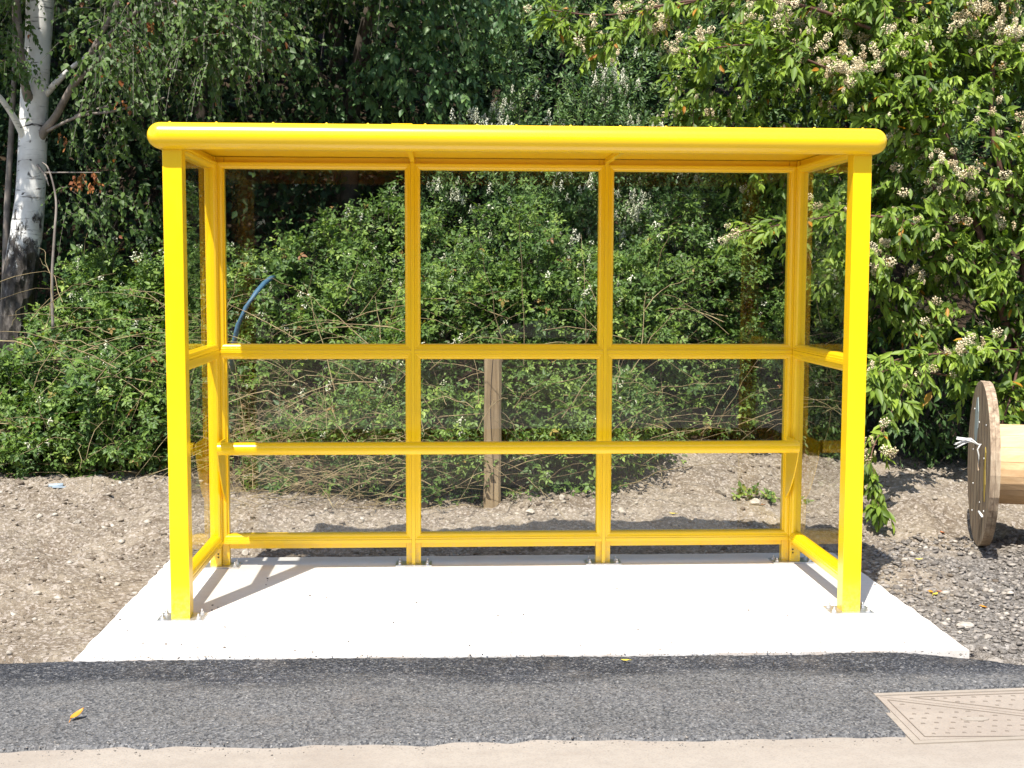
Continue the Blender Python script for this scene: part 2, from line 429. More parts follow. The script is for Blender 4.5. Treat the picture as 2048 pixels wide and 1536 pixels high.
ZZ = gz(XX, YY)
nx, ny = XX.shape
idx = np.arange(nx * ny).reshape(nx, ny)
Fq = np.stack([idx[:-1, :-1], idx[1:, :-1], idx[1:, 1:], idx[:-1, 1:]], -1).reshape(-1, 4)
gmask = np.clip((XX - 1.78 - .5 * vnoise(XX, YY, 2, 21) - .25 * np.clip(YY, 0, 3)) / .3, 0, 1) * np.clip((1.75 - YY + .5 * vnoise(XX, YY, 2.2, 22)) / .35, 0, 1)
lmask = np.clip((YY - np.where(np.abs(XX + .6) < 1.5, 3.15, 3.9) + 1.2 * vnoise(XX, YY, 1.4, 23)) / .6, 0, 1)
ground = trimesh('ground', np.stack([XX, YY, ZZ], -1).reshape(-1, 3), Fq, SOIL, attr={'gravel': gmask.ravel(), 'litter': lmask.ravel()}, smooth=True)
tag(ground, kind='structure')

# concrete pad: rounded, slightly uneven edge
def pad():
    bm = bmesh.new()
    n = 60; P = []
    def side(a, b, m):
        for i in range(m):
            t = i / m; p = Vector(a).lerp(Vector(b), t)
            P.append((p.x + random.uniform(-.006, .006), p.y + random.uniform(-.006, .006)))
    side((PX0, PY0), (PX1, PY0 - .015), 40); side((PX1, PY0 - .015), (PX1, PY1), 26); side((PX1, PY1), (PX0, PY1 - .01), 40); side((PX0, PY1 - .01), (PX0, PY0), 26)
    mb = MB(); n = len(P); c = Vector((0, .3))
    ins = [((x - c.x) * .996 + c.x, (y - c.y) * .993 + c.y) for x, y in P]
    vs = [(x, y, -.12) for x, y in P] + [(x, y, -.006) for x, y in P] + [(x, y, 0) for x, y in ins]
    fs = [(i, (i + 1) % n, n + (i + 1) % n, n + i) for i in range(n)] + [(n + i, n + (i + 1) % n, 2 * n + (i + 1) % n, 2 * n + i) for i in range(n)] + [tuple(range(2 * n, 3 * n))]
    mb.add(vs, fs)
    return tag(mb.build('concrete_pad', PAD), kind='structure')
pad()

# pavement (its back edge) and the asphalt strip
def sheet(name, x0, x1, nxx, ylo, yhi, nyy, zf, mat):
    x = np.linspace(x0, x1, nxx); V = []
    t = np.linspace(0, 1, nyy)
    X, T = np.meshgrid(x, t, indexing='ij')
    Y = ylo(X) * (1 - T) + yhi(X) * T
    Z = zf(X, Y, T)
    i = np.arange(X.size).reshape(X.shape)
    Fq = np.stack([i[:-1, :-1], i[1:, :-1], i[1:, 1:], i[:-1, 1:]], -1).reshape(-1, 4)
    return trimesh(name, np.stack([X, Y, Z], -1).reshape(-1, 3), Fq, mat, smooth=True)
def alo(x): 
    y = -1.562 + .03 * vnoise(x, x * 0, 3, 31) + .045 * vnoise(x, x * 0, 11, 32)
    return np.where(x > 1.205, np.where(x > 1.23, -1.128 + (x - 1.23) * .08, -1.35), y)
def ahi(x):
    y = -.605 - .012 * x + .008 * vnoise(x, x * 0, 30, 33)
    y = y - np.clip(x - 1.5, 0, 3) ** 1.6 * .52
    return y - np.clip(-x - 1.8, 0, .15) * .1 + .02 * vnoise(x, x * 0, 8, 35) * (np.abs(x) > 1.8)
def az(X, Y, T):
    z = -.001 - .03 * np.clip(X - 1.5, 0, .6) / .6 * np.clip((Y + 1.05) / .45, 0, 1) + .004 * vnoise(X, Y, 6, 34) + .004 * vnoise(X, Y, 70, 36)
    e = np.minimum(T, 1 - T)
    hi = (1 - T)
    z = z - .055 * np.exp(-(1 - T) / .012) - .02 * np.exp(-T / .006)
    return z
xa = np.concatenate([np.linspace(-60, -3, 40)[:-1], np.linspace(-3, 3.2, 900)])
def asphalt():
    t = np.concatenate([np.linspace(0, .03, 5)[:-1], np.linspace(.03, .95, 110)[:-1], np.linspace(.95, 1, 10)])
    X, T = np.meshgrid(xa, t, indexing='ij')
    Y = alo(X) * (1 - T) + ahi(X) * T; Z = az(X, Y, T)
    i = np.arange(X.size).reshape(X.shape)
    Fq = np.stack([i[:-1, :-1], i[1:, :-1], i[1:, 1:], i[:-1, 1:]], -1).reshape(-1, 4)
    return tag(trimesh('asphalt_path', np.stack([X, Y, Z], -1).reshape(-1, 3), Fq, ASPH, smooth=True), kind='structure')
asphalt()
mb = MB()
mb.prism([(-60, -6.8), (60, -6.8), (60, -1.06), (1.9, -1.06), (1.195, -1.112), (1.185, -1.53), (-60, -1.53)], -.14, -.012)
tag(mb.build('pavement', PAVE), kind='structure')
mb = MB(); mb.box(-60, 60, -6.95, -6.81, -.3, -.012, .02); tag(mb.build('kerb', PAVE), kind='structure')
mb = MB(); mb.box(-80, 80, -16, -6.96, -.3, -.13); tag(mb.build('road', ASPH), kind='structure')

# service cover, concrete filled, two triangular leaves
cv = thing('service_cover', (1.8, -1.36, 0), 'concrete filled service cover with dimpled triangular plates set in the beige pavement', 'manhole cover')
C0 = [(1.21, -1.134), (2.5, -1.05), (2.49, -1.555), (1.205, -1.640)]
def lerp2(a, b, t): return (a[0] + (b[0] - a[0]) * t, a[1] + (b[1] - a[1]) * t)
def inset(poly, d):
    c = (sum(p[0] for p in poly) / len(poly), sum(p[1] for p in poly) / len(poly)); out = []
    n = len(poly)
    for i in range(n):
        p = Vector(poly[i]); a = (Vector(poly[i - 1]) - p).normalized(); b = (Vector(poly[(i + 1) % n]) - p).normalized()
        s = a + b; ang = a.angle(b) / 2
        out.append(tuple(p + s.normalized() * (d / math.sin(ang))))
    return out
fr = MB(); O = C0; I = inset(C0, .022)
for i in range(4):
    j = (i + 1) % 4
    fr.prism([O[i], O[j], I[j], I[i]], -.05, -.007)
fr.build('cover_frame', m_wood('rusty_cover_frame', (.27, .23, .185), (.33, .285, .235)), cv)
I2 = inset(C0, .027)
mid_t = lerp2(I2[0], I2[1], .5); mid_b = lerp2(I2[3], I2[2], .5)
panels = [[I2[0], lerp2(I2[2], mid_b, .6), mid_b, I2[3]], [I2[0], I2[1], I2[2], lerp2(I2[2], mid_b, .6)]]
def inpoly(p, poly):
    s = None
    for i in range(len(poly)):
        a = poly[i]; b = poly[(i + 1) % len(poly)]
        cr_ = (b[0] - a[0]) * (p[1] - a[1]) - (b[1] - a[1]) * (p[0] - a[0])
        if s is None: s = cr_ > 0
        elif (cr_ > 0) != s: return False
    return True
for q, pp in enumerate(panels):
    pi = inset(pp, .004); m = MB(); m.prism(pi, -.05, -.009)
    ring = inset(pp, .03)
    for i in range(len(ring)):
        a = Vector(ring[i]); b = Vector(ring[(i + 1) % len(ring)]); nrm = (b - a).normalized(); nrm = Vector((-nrm.y, nrm.x)) * .0016
        m.prism([a - nrm, b - nrm, b + nrm, a + nrm], -.0095, -.0062, 1)
    core = inset(pp, .045)
    for i in range(26):
        for j in range(12):
            px = 1.2 + i * .052 + (j % 2) * .026 + random.uniform(-.004, .004); py = -1.66 + j * .05 + i * .0035 + random.uniform(-.004, .004)
            if inpoly((px, py), core):
                s = random.uniform(.006, .0095)
                m.prism([(px - s, py - .003), (px + s, py - .005), (px + s * .8, py + .0035), (px - s * .7, py + .004)], -.0095, -.0068, 1)
    m.build('cover_plate', [COVER, DIMPLE], cv)
m = MB()
m.prism([(1.5 + .05 * math.cos(a), -1.42 + .02 * math.sin(a)) for a in np.linspace(0, 6.28, 12)[:-1]], -.0095, -.0055)
m.build('lifting_eye', PAVE, cv)

# ------------------------------------------------------------------ stones
def ico():
    bm = bmesh.new(); bmesh.ops.create_icosphere(bm, subdivisions=1, radius=1)
    v = np.array([p.co for p in bm.verts]); f = np.array([[q.index for q in p.verts] for p in bm.faces]); bm.free(); return v, f
IV, IF = ico()
def stone_cloud(name, P, S, mat, flatness=.55, ang=.4):
    n = len(P)
    jit = 1 + R.uniform(-ang, ang, (n, len(IV), 1))
    sc = np.stack([R.uniform(.7, 1.3, n), R.uniform(.6, 1.1, n), R.uniform(flatness * .7, flatness * 1.3, n)], -1)[:, None, :]
    a = R.uniform(0, 6.28, n); c, s = np.cos(a)[:, None], np.sin(a)[:, None]
    tz = R.uniform(-.5, .5, (n, 1))
    v = IV[None] * jit * sc * S[:, None, None]
    x = v[..., 0] * c - v[..., 1] * s; y = v[..., 0] * s + v[..., 1] * c; z = v[..., 2] + x * tz * .5
    V = np.stack([x, y, z], -1) + P[:, None, :]
    Fm = IF[None] + (np.arange(n) * len(IV))[:, None, None]
    rnd = np.repeat(R.random(n), len(IV))
    return trimesh(name, V.reshape(-1, 3), Fm.reshape(-1, 3), mat, attr={'rnd': rnd})
def scatter(n, x0, x1, y0, y1, test):
    x = R.uniform(x0, x1, n); y = R.uniform(y0, y1, n); k = test(x, y)
    return x[k], y[k]
offpad = lambda x, y: ~((x > PX0 - .01) & (x < PX1 + .01) & (y < PY1 + .01))
x, y = scatter(24000, -4.4, 4.3, -.6, 4.9, lambda x, y: offpad(x, y) & (vnoise(x, y, 1.6, 50) + R.uniform(-.5, .5, len(x)) > -.08) & ~((x > 2.0 + .25 * y) & (y < 1.5) & (R.random(len(x)) < .8)))
S = .003 + .02 * R.random(len(x)) ** 5
P = np.stack([x, y, gz(x, y) + S * .15], -1)
tag(stone_cloud('loose_stones', P, S, STONE), 'small brown stones and soil crumbs lying over the bare earth', 'stones', kind='stuff')
x, y = scatter(12000, 1.75, 4.2, -.95, 1.9, lambda x, y: offpad(x, y) & (x - 1.85 - .22 * np.clip(y, 0, 3) + vnoise(x, y, 2, 51) * .6 + R.uniform(-.25, .25, len(x)) > 0) & (y > ahi(x) - .02))
S = .004 + .017 * R.random(len(x)) ** 2.8
P = np.stack([x, y, np.where(y < -.45, -.05, gz(x, y)) + S * .3], -1)
gx = R.uniform(-2.6, 2.4, 1500); top = R.random(1500) < .4
gy = np.where(top, ahi(gx) + np.abs(R.normal(size=1500)) * -.03, alo(gx) + R.normal(size=1500) * .035)
kk = (gx < 1.18) | top; gx, gy, top = gx[kk], gy[kk], top[kk]; gs = .0016 + .0035 * R.random(len(gx)) ** 2
P = np.concatenate([P, np.stack([gx, gy, np.where(top, .0005, np.where(gy < alo(gx), -.0115, -.001))], -1)]); S = np.concatenate([S, gs])
tag(stone_cloud('asphalt_crumbs', P, S, CRUMB, .5, .45), 'dark grey broken asphalt crumbs and gravel spread beside the concrete pad', 'gravel', kind='stuff')

def rock(name, loc, size, mat, label, seed, cat='stone', parent=None):
    rr = random.Random(seed)
    bm = bmesh.new(); bmesh.ops.create_icosphere(bm, subdivisions=3, radius=1)
    pl = [(Vector((rr.uniform(-1, 1), rr.uniform(-1, 1), rr.uniform(-1, 1))).normalized(), rr.uniform(.55, .9)) for _ in range(9)]
    for v in bm.verts:
        for nrm, d in pl:
            k = v.co.dot(nrm)
            if k > d: v.co -= nrm * (k - d)
        v.co *= 1 + rr.uniform(-.02, .02)
        v.co = Vector((v.co.x * size[0], v.co.y * size[1], v.co.z * size[2])) 
    me = bpy.data.meshes.new(name); bm.to_mesh(me); bm.free()
    o = link(name, me, mat); o.location = loc; o.rotation_euler = (0, rr.uniform(-.2, .2), rr.uniform(0, 3))
    at_ = me.attributes.new('rnd', 'FLOAT', 'POINT'); at_.data.foreach_set('value', np.full(len(me.vertices), rr.uniform(.7, 1), np.float32))
    return tag(o, label, cat)
def onground(u, v, zoff=0.0):
    """where the ray through photo pixel (u,v) meets the ground"""
    d = fw + cr * ((u - 1024) / F_) + cu * ((768 - v) / F_); t = 3.0
    p = Vector((CX, CY, CZ))
    while t < 20:
        q = p + d * t
        if q.z < float(gz(q.x, q.y)) + zoff: break
        t += .01
    return q
for i, (u, v, sx, sy, sz, lab) in enumerate([
    (500, 965, .085, .06, .05, 'large pale rock lying in the soil behind the left pane of the shelter'),
    (845, 1010, .05, .04, .03, 'grey stone behind the post between the left and middle bays'),
    (1124, 998, .026, .022, .022, 'round whitish stone under the bush behind the middle bay'),
    (1243, 1024, .055, .03, .022, 'flat cream coloured stone just right of the second middle post, behind glass'),
    (1060, 1025, .04, .03, .02, 'angular pale stone on the earth right of the wooden stake'),
    (1510, 1010, .04, .03, .035, 'rounded tan stone standing among green weeds behind the right bay'),
    (1440, 985, .045, .035, .03, 'grey stone on the low spoil heap behind the right bay'),
    (240, 1042, .03, .025, .02, 'whitish stone in the bare earth left of the front post'),
    (225, 1205, .025, .02, .014, 'pink toned stone close to the left edge of the pad'),
    (490, 1108, .03, .022, .018, 'pale stone at the back edge of the pad by the left corner post'),
    (155, 1045, .028, .02, .014, 'flat buff stone in the bare earth on the far left'),
    (1990, 1330, .04, .03, .025, 'large dark chunk of asphalt at the right end of the path'),
    (1930, 1255, .04, .03, .02, 'grey flat chunk of asphalt beside the front right corner of the pad'),
    (1770, 1000, .05, .035, .03, 'grey stone in the shade right of the shelter')]):
    p = onground(u, v)
    rock('stone', (p.x, p.y, p.z + sz * .35), (sx, sy, sz), CRUMB if 'asphalt' in lab else STONE, lab, 100 + i)

# grit on the pad
bm = bmesh.new(); bmesh.ops.create_icosphere(bm, subdivisions=1, radius=1)
for v in bm.verts: v.co = Vector((v.co.x * random.uniform(.8, 1.3), v.co.y * random.uniform(.6, 1), v.co.z * .6))
gm = bpy.data.meshes.new('grit'); bm.to_mesh(gm); bm.free()
gm.materials.append(flat('grit', (.14, .12, .10), .9))
gr = random.Random(3)
spots = [(620, 1192), (653, 1195), (536, 1197), (425, 1211), (436, 1215), (424, 1221), (535, 1162), (532, 1170), (535, 1158), (590, 1302), (625, 1305), (286, 1287), (332, 1289), (363, 1290), (395, 1296), (449, 1296), (697, 1284), (695, 1145), (841, 1131), (833, 1206), (996, 1232), (939, 1292), (787, 1246), (1126, 1192), (1234, 1177), (1161, 1292), (1276, 1260), (1320, 1300), (1419, 1145), (1505, 1182), (1497, 1221), (1575, 1231), (1640, 1285), (1047, 1230), (938, 1148), (1750, 1170), (1809, 1285), (450, 1255), (240, 1240), (255, 1262)]
spots += [(gr.uniform(240, 640), gr.uniform(1260, 1305)) for _ in range(22)] + [(gr.uniform(700, 1800), gr.uniform(1150, 1300)) for _ in range(18)]
for i, (u, v) in enumerate(spots):
    d = fw + cr * ((u - 1024) / F_) + cu * ((768 - v) / F_); t = -CZ / d.z; q = Vector((CX, CY, CZ)) + d * t
    o = bpy.data.objects.new('grit', gm); COL.objects.link(o)
    s = gr.uniform(.0028, .0065) if i < 40 else gr.uniform(.0015, .0035)
    o.location = (q.x, q.y, s * .4); o.scale = (s, s, s); o.rotation_euler = (0, 0, gr.uniform(0, 6))
    tag(o, 'tiny dark speck of grit lying on the white concrete pad', 'grit', 'grit scattered over the concrete pad')

# ------------------------------------------------------------------ bus shelter
D = 1.03
sh = thing('bus_shelter', (0, 0, 0), 'bright yellow framed bus shelter with clear panes standing on a white concrete pad', 'bus shelter')
for s in (-1, 1):
    m = MB(); m.box(s * 1.502 - .0415, s * 1.502 + .0415, -.0415, .0415, .006, 2.075, .0035); m.build('front_post', YEL, sh)
TOPZ = 2.117; FY = 1.008
# rear intermediate posts, with central rib
for x in (-.5, .5):
    m = MB(); m.box(x - .038, x + .038, FY, FY + .045, .006, TOPZ, .002); m.box(x - .0093, x + .0093, FY - .0235, FY + .001, .006, TOPZ - .001, .0025)
    m.build('rear_post', YEL, sh)
for s in (-1, 1):
    m = MB(); x0, x1 = sorted((s * 1.496, s * 1.553)); m.box(x0, x1, FY - .022, FY + .05, .006, TOPZ, .004)
    a0, a1 = sorted((s * 1.4575, s * 1.4955)); m.box(a0, a1, FY, FY + .045, .006, TOPZ, .002)
    m.build('corner_post', YEL, sh)
    for zq in (.055, .072):
        k = MB(); k.tube([(s * 1.512, FY - .0225, zq), (s * 1.512, FY - .0255, zq)], .0045, 8); k.build('screw', BLACKRUB, sh)
zr = [(.094, .172), (1.086, 1.164), (2.057, TOPZ)]
bays = [(-1.4575, -.538), (-.462, .462), (.538, 1.4575)]
for x0, x1 in bays:
    for k, (a, b) in enumerate(zr):
        m = MB(); m.box(x0 + .0003, x1 - .0003, FY + .003, FY + .042, a, b, .002)
        m.build('rear_rail', YEL, sh)
        if k < 2:
            c = (a + b) / 2 + (.0 if k else -.0012)
            m = MB(); m.box(x0 - .0285, x1 + .0285, FY - .024, FY + .0035, c - .0092, c + .0092, .0025); m.build('rail_rib', YEL, sh)
def bead(O, U, Vv, N, name='glazing_bead', wdt=.0295):
    """mitred glazing bead round a pane; O outer corner, U,V outer edge vectors, N towards the viewer"""
    O, U, Vv, N = map(Vector, (O, U, Vv, N)); u = U.normalized(); v = Vv.normalized()
    prof = [(0, .001), (0, .0195), (.008, .0195), (.0095, .0165), (.018, .0155), (.025, .0115), (wdt, .004), (wdt, -.008), (.008, -.008)]
    cs = [(O, u, v), (O + U, -u, v), (O + U + Vv, -u, -v), (O + Vv, u, -v)]
    vs = []
    for c, a, b in cs:
        for d, h in prof: vs.append(c + a * d + b * d + N * h)
    n = len(prof); fs = []
    for i in range(4):
        j = (i + 1) % 4
        for k in range(n):
            k2 = (k + 1) % n; fs.append((i * n + k, j * n + k, j * n + k2, i * n + k2))
    m = MB(); m.add(vs, fs); return m.build(name, YEL, sh)
zp = [(.141, 1.1155), (1.1345, 2.088)]
for i, (x0, x1) in enumerate([(-1.4945, -.5095), (-.4905, .4905), (.5095, 1.4945)]):
    for z0, z1 in zp:
        g = .0003
        bead((x0 + g, FY - .0005, z0 + g), (x1 - x0 - 2 * g, 0, 0), (0, 0, z1 - z0 - 2 * g), (0, -1, 0))
        m = MB(); m.box(x0 + .02, x1 - .02, FY + .012, FY + .018, z0 + .02, z1 - .02); m.build('glass_pane', GLASS, sh)
# side walls
YS0, YS1 = .0425, FY - .0235
for s in (-1, 1):
    xin, xout = s * 1.508, s * 1.541
    a0, a1 = sorted((xin, xout))
    for k, (a, b) in enumerate(zr):
        m = MB(); m.box(a0, a1, YS0, YS1, a, b, .002); m.build('side_rail', YEL, sh)
        if k < 2:
            c = (a + b) / 2 + (.0 if k else -.0012); r0, r1 = sorted((s * 1.486, xin - s * .0002))
            m = MB(); m.box(r0, r1, YS0, YS1, c - .0092, c + .0092, .0025); m.build('rail_rib', YEL, sh)
    for (y0, y1) in ((YS0, YS0 + .024), (YS1 - .024, YS1)):
        for (z0, z1) in ((.1725, 1.0855), (1.1645, 2.0565)):
            m = MB(); m.box(a0 + .001, a1 - .001, y0, y1, z0, z1, .001); m.build('side_stile', YEL, sh)
    for z0, z1 in zp:
        g = .0003
        bead((xin, YS0 + g, z0 + g), (0, YS1 - YS0 - 2 * g, 0), (0, 0, z1 - z0 - 2 * g), (-s, 0, 0))
        e0, e1 = sorted((s * 1.521, s * 1.527)); m = MB(); m.box(e0, e1, YS0 + .02, YS1 - .02, z0 + .022, z1 - .022); m.build('glass_pane', GLASS, sh)
# roof: flat panel with a rounded fascia on three sides
m = MB(); m.box(-1.544, 1.544, -.044, 1.095, 2.119, 2.158, .003); m.build('roof_panel', YEL, sh)
def fascia():
    zc, r = 2.1115, .0565
    path = []; X, Yf, Yb = 1.545, -.046, 1.096
    path.append((Vector((-X, Yb, 0)), Vector((-1, 0, 0))))
    for k in range(13):
        a = math.pi + (math.pi / 2) * k / 12; path.append((Vector((-X, Yf, 0)), Vector((math.cos(a), math.sin(a), 0))))
    for k in range(13):
        a = 1.5 * math.pi + (math.pi / 2) * k / 12; path.append((Vector((X, Yf, 0)), Vector((math.cos(a), math.sin(a), 0))))
    path.append((Vector((X, Yb, 0)), Vector((1, 0, 0))))
    prof = [(-.012, -r + .004), (-.012, -r), (0, -r)]
    N = 18
    prof += [(r * 1.03 * math.sin(math.pi * k / N), -r * math.cos(math.pi * k / N)) for k in range(1, N)]
    prof += [(0, r), (-.02, r), (-.02, r - .003)]
    vs = [p + d * a + Vector((0, 0, zc + b)) for p, d in path for a, b in prof]
    n = len(prof); fs = [(i * n + k, (i + 1) * n + k, (i + 1) * n + k + 1, i * n + k + 1) for i in range(len(path) - 1) for k in range(n - 1)]
    fs += [tuple(range(n)), tuple(range((len(path) - 1) * n, len(path) * n))]
    mm = MB(); mm.add(vs, fs, 0, True); return mm.build('roof_fascia', YEL, sh)
fascia()
for x in (-.5, .5):
    m = MB(); m.box(x - .012, x + .012, -.04, FY - .03, 2.096, 2.1185, .002); m.build('roof_bar', YEL, sh)
for i in range(15):
    x = -1.5 + i * .213 + random.uniform(-.03, .03)
    m = MB()
    for k, (rr_, h) in enumerate(((.006, 0), (.0055, .003), (.003, .0052))):
        pass
    m.tube([(x, -.035, 2.167), (x, -.035, 2.171), (x, -.035, 2.1735)], [.007, .006, .003], 8); m.build('roof_rivet', YEL, sh)
m = MB(); m.box(-.565, -.475, -.05, -.01, 2.1675, 2.1715, .001); m.build('roof_joint_cover', YEL, sh)
# perch seat: D-shaped rail
def seat():
    zc, Y0 = .655, .74; prof = []
    for k in range(13):
        a = math.pi / 2 + math.pi * k / 12
        prof.append((math.cos(a) * .030, math.sin(a) * .031))
    prof = [(.022, .031)] + prof + [(.022, -.031)]
    vs = []
    for x in (-1.462, 1.462):
        for a, b in prof: vs.append((x, Y0 + a, zc + b))
    n = len(prof); fs = [(k, (k + 1) % n, n + (k + 1) % n, n + k) for k in range(n)]
    m = MB(); m.add(vs, fs, 0, False); o = m.build('seat_rail', YEL, sh)
    for s in (-1, 1):
        b = MB(); x = s * 1.468
        pts = [(.752, .64), (.766, .60), (.80, .54), (.85, .47), (.90, .41), (.985, .345), (.985, .68), (.752, .68)]
        vs = [(x + e, a, z) for e in (-.003, .003) for a, z in pts]; n = len(pts)
        b.add(vs, [tuple(range(n))[::-1], tuple(range(n, 2 * n))] + [(k, (k + 1) % n, n + (k + 1) % n, n + k) for k in range(n)])
        b.build('seat_bracket', YEL, sh)
seat()
def plate(cx, cy, wx, wy, bolts):
    m = MB(); m.box(cx - wx / 2, cx + wx / 2, cy - wy / 2, cy + wy / 2, .0005, .0075, .0015); pl = m.build('base_plate', ZINC, sh)
    for bx, by in bolts:
        m = MB()
        m.tube([(cx + bx, cy + by, .0075), (cx + bx, cy + by, .010)], .0125, 14, smooth=False)
        m.tube([(cx + bx, cy + by, .010), (cx + bx, cy + by, .019)], .0092, 6, smooth=False)
        m.tube([(cx + bx, cy + by, .019), (cx + bx, cy + by, .028), (cx + bx, cy + by, .030)], [.005, .005, .003], 8)
        m.build('bolt', ZINC, pl)
for s in (-1, 1):
    plate(s * 1.502, 0, .20, .13, [(dx, dy) for dx in (-.078, .078) for dy in (-.042, .042)])
    plate(s * 1.515, FY + .012, .22, .12, [(dx, dy) for dx in (-.088, .088) for dy in (-.04, .035)])
for x in (-.5, .5):
    plate(x, FY + .014, .19, .11, [(dx, dy) for dx in (-.072, .072) for dy in (-.036, .034)])

# ------------------------------------------------------------------ stake, hose, litter, leaves
st = MB()
b0 = onground(984, 1012); b0.z -= .1; t0 = at(986, 690, b0.y)
hw = .056
vs = []
for k in range(9):
    c = b0.lerp(t0, k / 8)
    for a, b in ((-1, -.7), (-.7, -1), (.7, -1), (1, -.7), (1, .7), (.7, 1), (-.7, 1), (-1, .7)):
        vs.append((c.x + a * hw * (1 + .03 * math.sin(k * 2 + a)), c.y + b * hw, c.z))
st.add(vs, [(i * 8 + k, i * 8 + (k + 1) % 8, i * 8 + 8 + (k + 1) % 8, i * 8 + 8 + k) for i in range(8) for k in range(8)] + [tuple(range(64, 72))])
skt = st.build('wooden_stake', STAKEW)
m = MB(); m.tube([(b0.x + (t0.x - b0.x) * t + .012 * math.sin(t * 7) - .004, b0.y - hw - .0005, b0.z + (t0.z - b0.z) * t) for t in np.linspace(.12, .99, 12)], [.001] + [.0028] * 10 + [.004], 5); m.build('crack', DARK, skt)
tag(skt, 'square weathered wooden stake standing in the soil behind the middle bay', 'stake')
hp = [at(u, v, y) for u, v, y in ((466, 735, 3.75), (463, 716, 3.45), (467, 690, 3.28), (476, 650, 3.27), (492, 615, 3.27), (512, 585, 3.3), (528, 567, 3.4), (541, 557, 3.6), (548, 554, 3.9))]
m = MB(); m.tube(hp, [.017] * 9, 12); tag(m.build('blue_pipe', HOSE), 'curved blue plastic pipe rising out of the brambles behind the left bay', 'pipe')
p = onground(112, 976)
m = MB(); m.tube([(p.x - .05, p.y, p.z + .015), (p.x + .045, p.y + .01, p.z + .018)], [.013, .014], 8); m.box(p.x - .02, p.x + .07, p.y - .02, p.y - .005, p.z + .004, p.z + .012)
tag(m.build('plastic_scrap', LITTER), 'pale blue scrap of plastic on the soil at the left edge of the brambles', 'litter')

def leafobj(p, L, W, ang, mat, label, curl=.3):
    me = bpy.data.meshes.new('fallen_leaf'); vs = []; fs = []
    n = 7
    for i in range(n + 1):
        t = i / n; w_ = W * math.sin(math.pi * min(t ** .8, 1)) ** .8 * .5; z = curl * L * (t - .5) ** 2
        for q, s in enumerate((-1, -.5, 0, .5, 1)): vs.append((s * w_, (t - .5) * L, z + abs(s) * W * .14 + .003))
    for i in range(n):
        for q in range(4): a = i * 5 + q; fs.append((a, a + 1, a + 6, a + 5))
    k = len(vs)
    m = MB(); m.add(vs, fs, 0, True); m.tube([(0, -.5 * L, curl * L * .25 + .003), (.004, -.62 * L, .004), (.008, -.75 * L, .002)], .0012, 5)
    o = m.build('fallen_leaf', mat); o.location = p; o.rotation_euler = (0, random.uniform(-.1, .1), ang)
    return tag(o, label, 'leaf')
OR = flat('orange_leaf', (.62, .25, .02), .5, .4); YL = flat('yellow_leaf', (.62, .50, .06), .5, .4); BRN = flat('brown_leaf', (.38, .13, .05), .7, .2)
def zat(u, v, z):
    d = fw + cr * ((u - 1024) / F_) + cu * ((768 - v) / F_); t = (z - CZ) / d.z; return Vector((CX, CY, CZ)) + d * t
leafobj(zat(156, 1430, .012), .058, .03, -.75, OR, 'orange fallen leaf on the asphalt at the lower left', .2).rotation_euler.x = .42
leafobj(zat(1250, 1322, .004), .035, .014, 1.4, YL, 'small yellow fallen leaf on the asphalt near the front edge of the pad')
for u, v, mt, lb in ((1838, 1122, YL, 'yellow fallen leaf on the gravel nearest the shelter'), (1880, 1187, BRN, 'russet fallen leaf on the gravel, upper of two'), (1870, 1192, YL, 'tiny yellow leaf scrap beside a russet leaf on the gravel'),
                     (1862, 1188, OR, 'orange leaf scrap on the gravel right of the pad edge'), (1968, 1218, OR, 'orange leaf scrap on the gravel at the far right'), (1345, 1030, YL, 'yellow leaf on the earth behind the right bay'),
                     (1525, 1012, BRN, 'tan leaf among weeds behind the right bay'), (1885, 1068, BRN, 'reddish leaf on the earth in front of the cable drum')):
    q = onground(u, v); leafobj((q.x, q.y, q.z + .006), .045, .02, random.uniform(0, 6), mt, lb)

# ------------------------------------------------------------------ cable drum
dr = thing('cable_drum', (2.8, 1.66, 0), 'wooden cable drum lying on its rims at the right edge, old flange and fresh staves', 'cable drum')
ax = Vector((.964, -.266, 0)).normalized(); tv = Vector((.266, .964, 0)).normalized()
RD = .482; gzd = -.052; DC = at(1957, 922, 1.66); DC.z = RD + gzd
def ring(m, c, r0, r1, thick, n=72, mi=0, planks=True):
    """disc with hole: c centre of outer face, thick along ax"""
    vs = []; fs = []
    for t in (0, thick):
        for r in (r0, r1):
            for k in range(n):
                a = 2 * math.pi * k / n; rr_ = r * (1 + (.004 * math.sin(k * 2.3) if r == r1 else 0)); vs.append(c + ax * t + (tv * math.cos(a) + zz * math.sin(a)) * rr_)
    for k in range(n):
        k2 = (k + 1) % n
        fs += [(k, k2, n + k2, n + k), (2 * n + k, 3 * n + k, 3 * n + k2, 2 * n + k2), (n + k, n + k2, 3 * n + k2, 3 * n + k), (k, 2 * n + k, 2 * n + k2, k2)]
    m.add(vs, fs, mi)
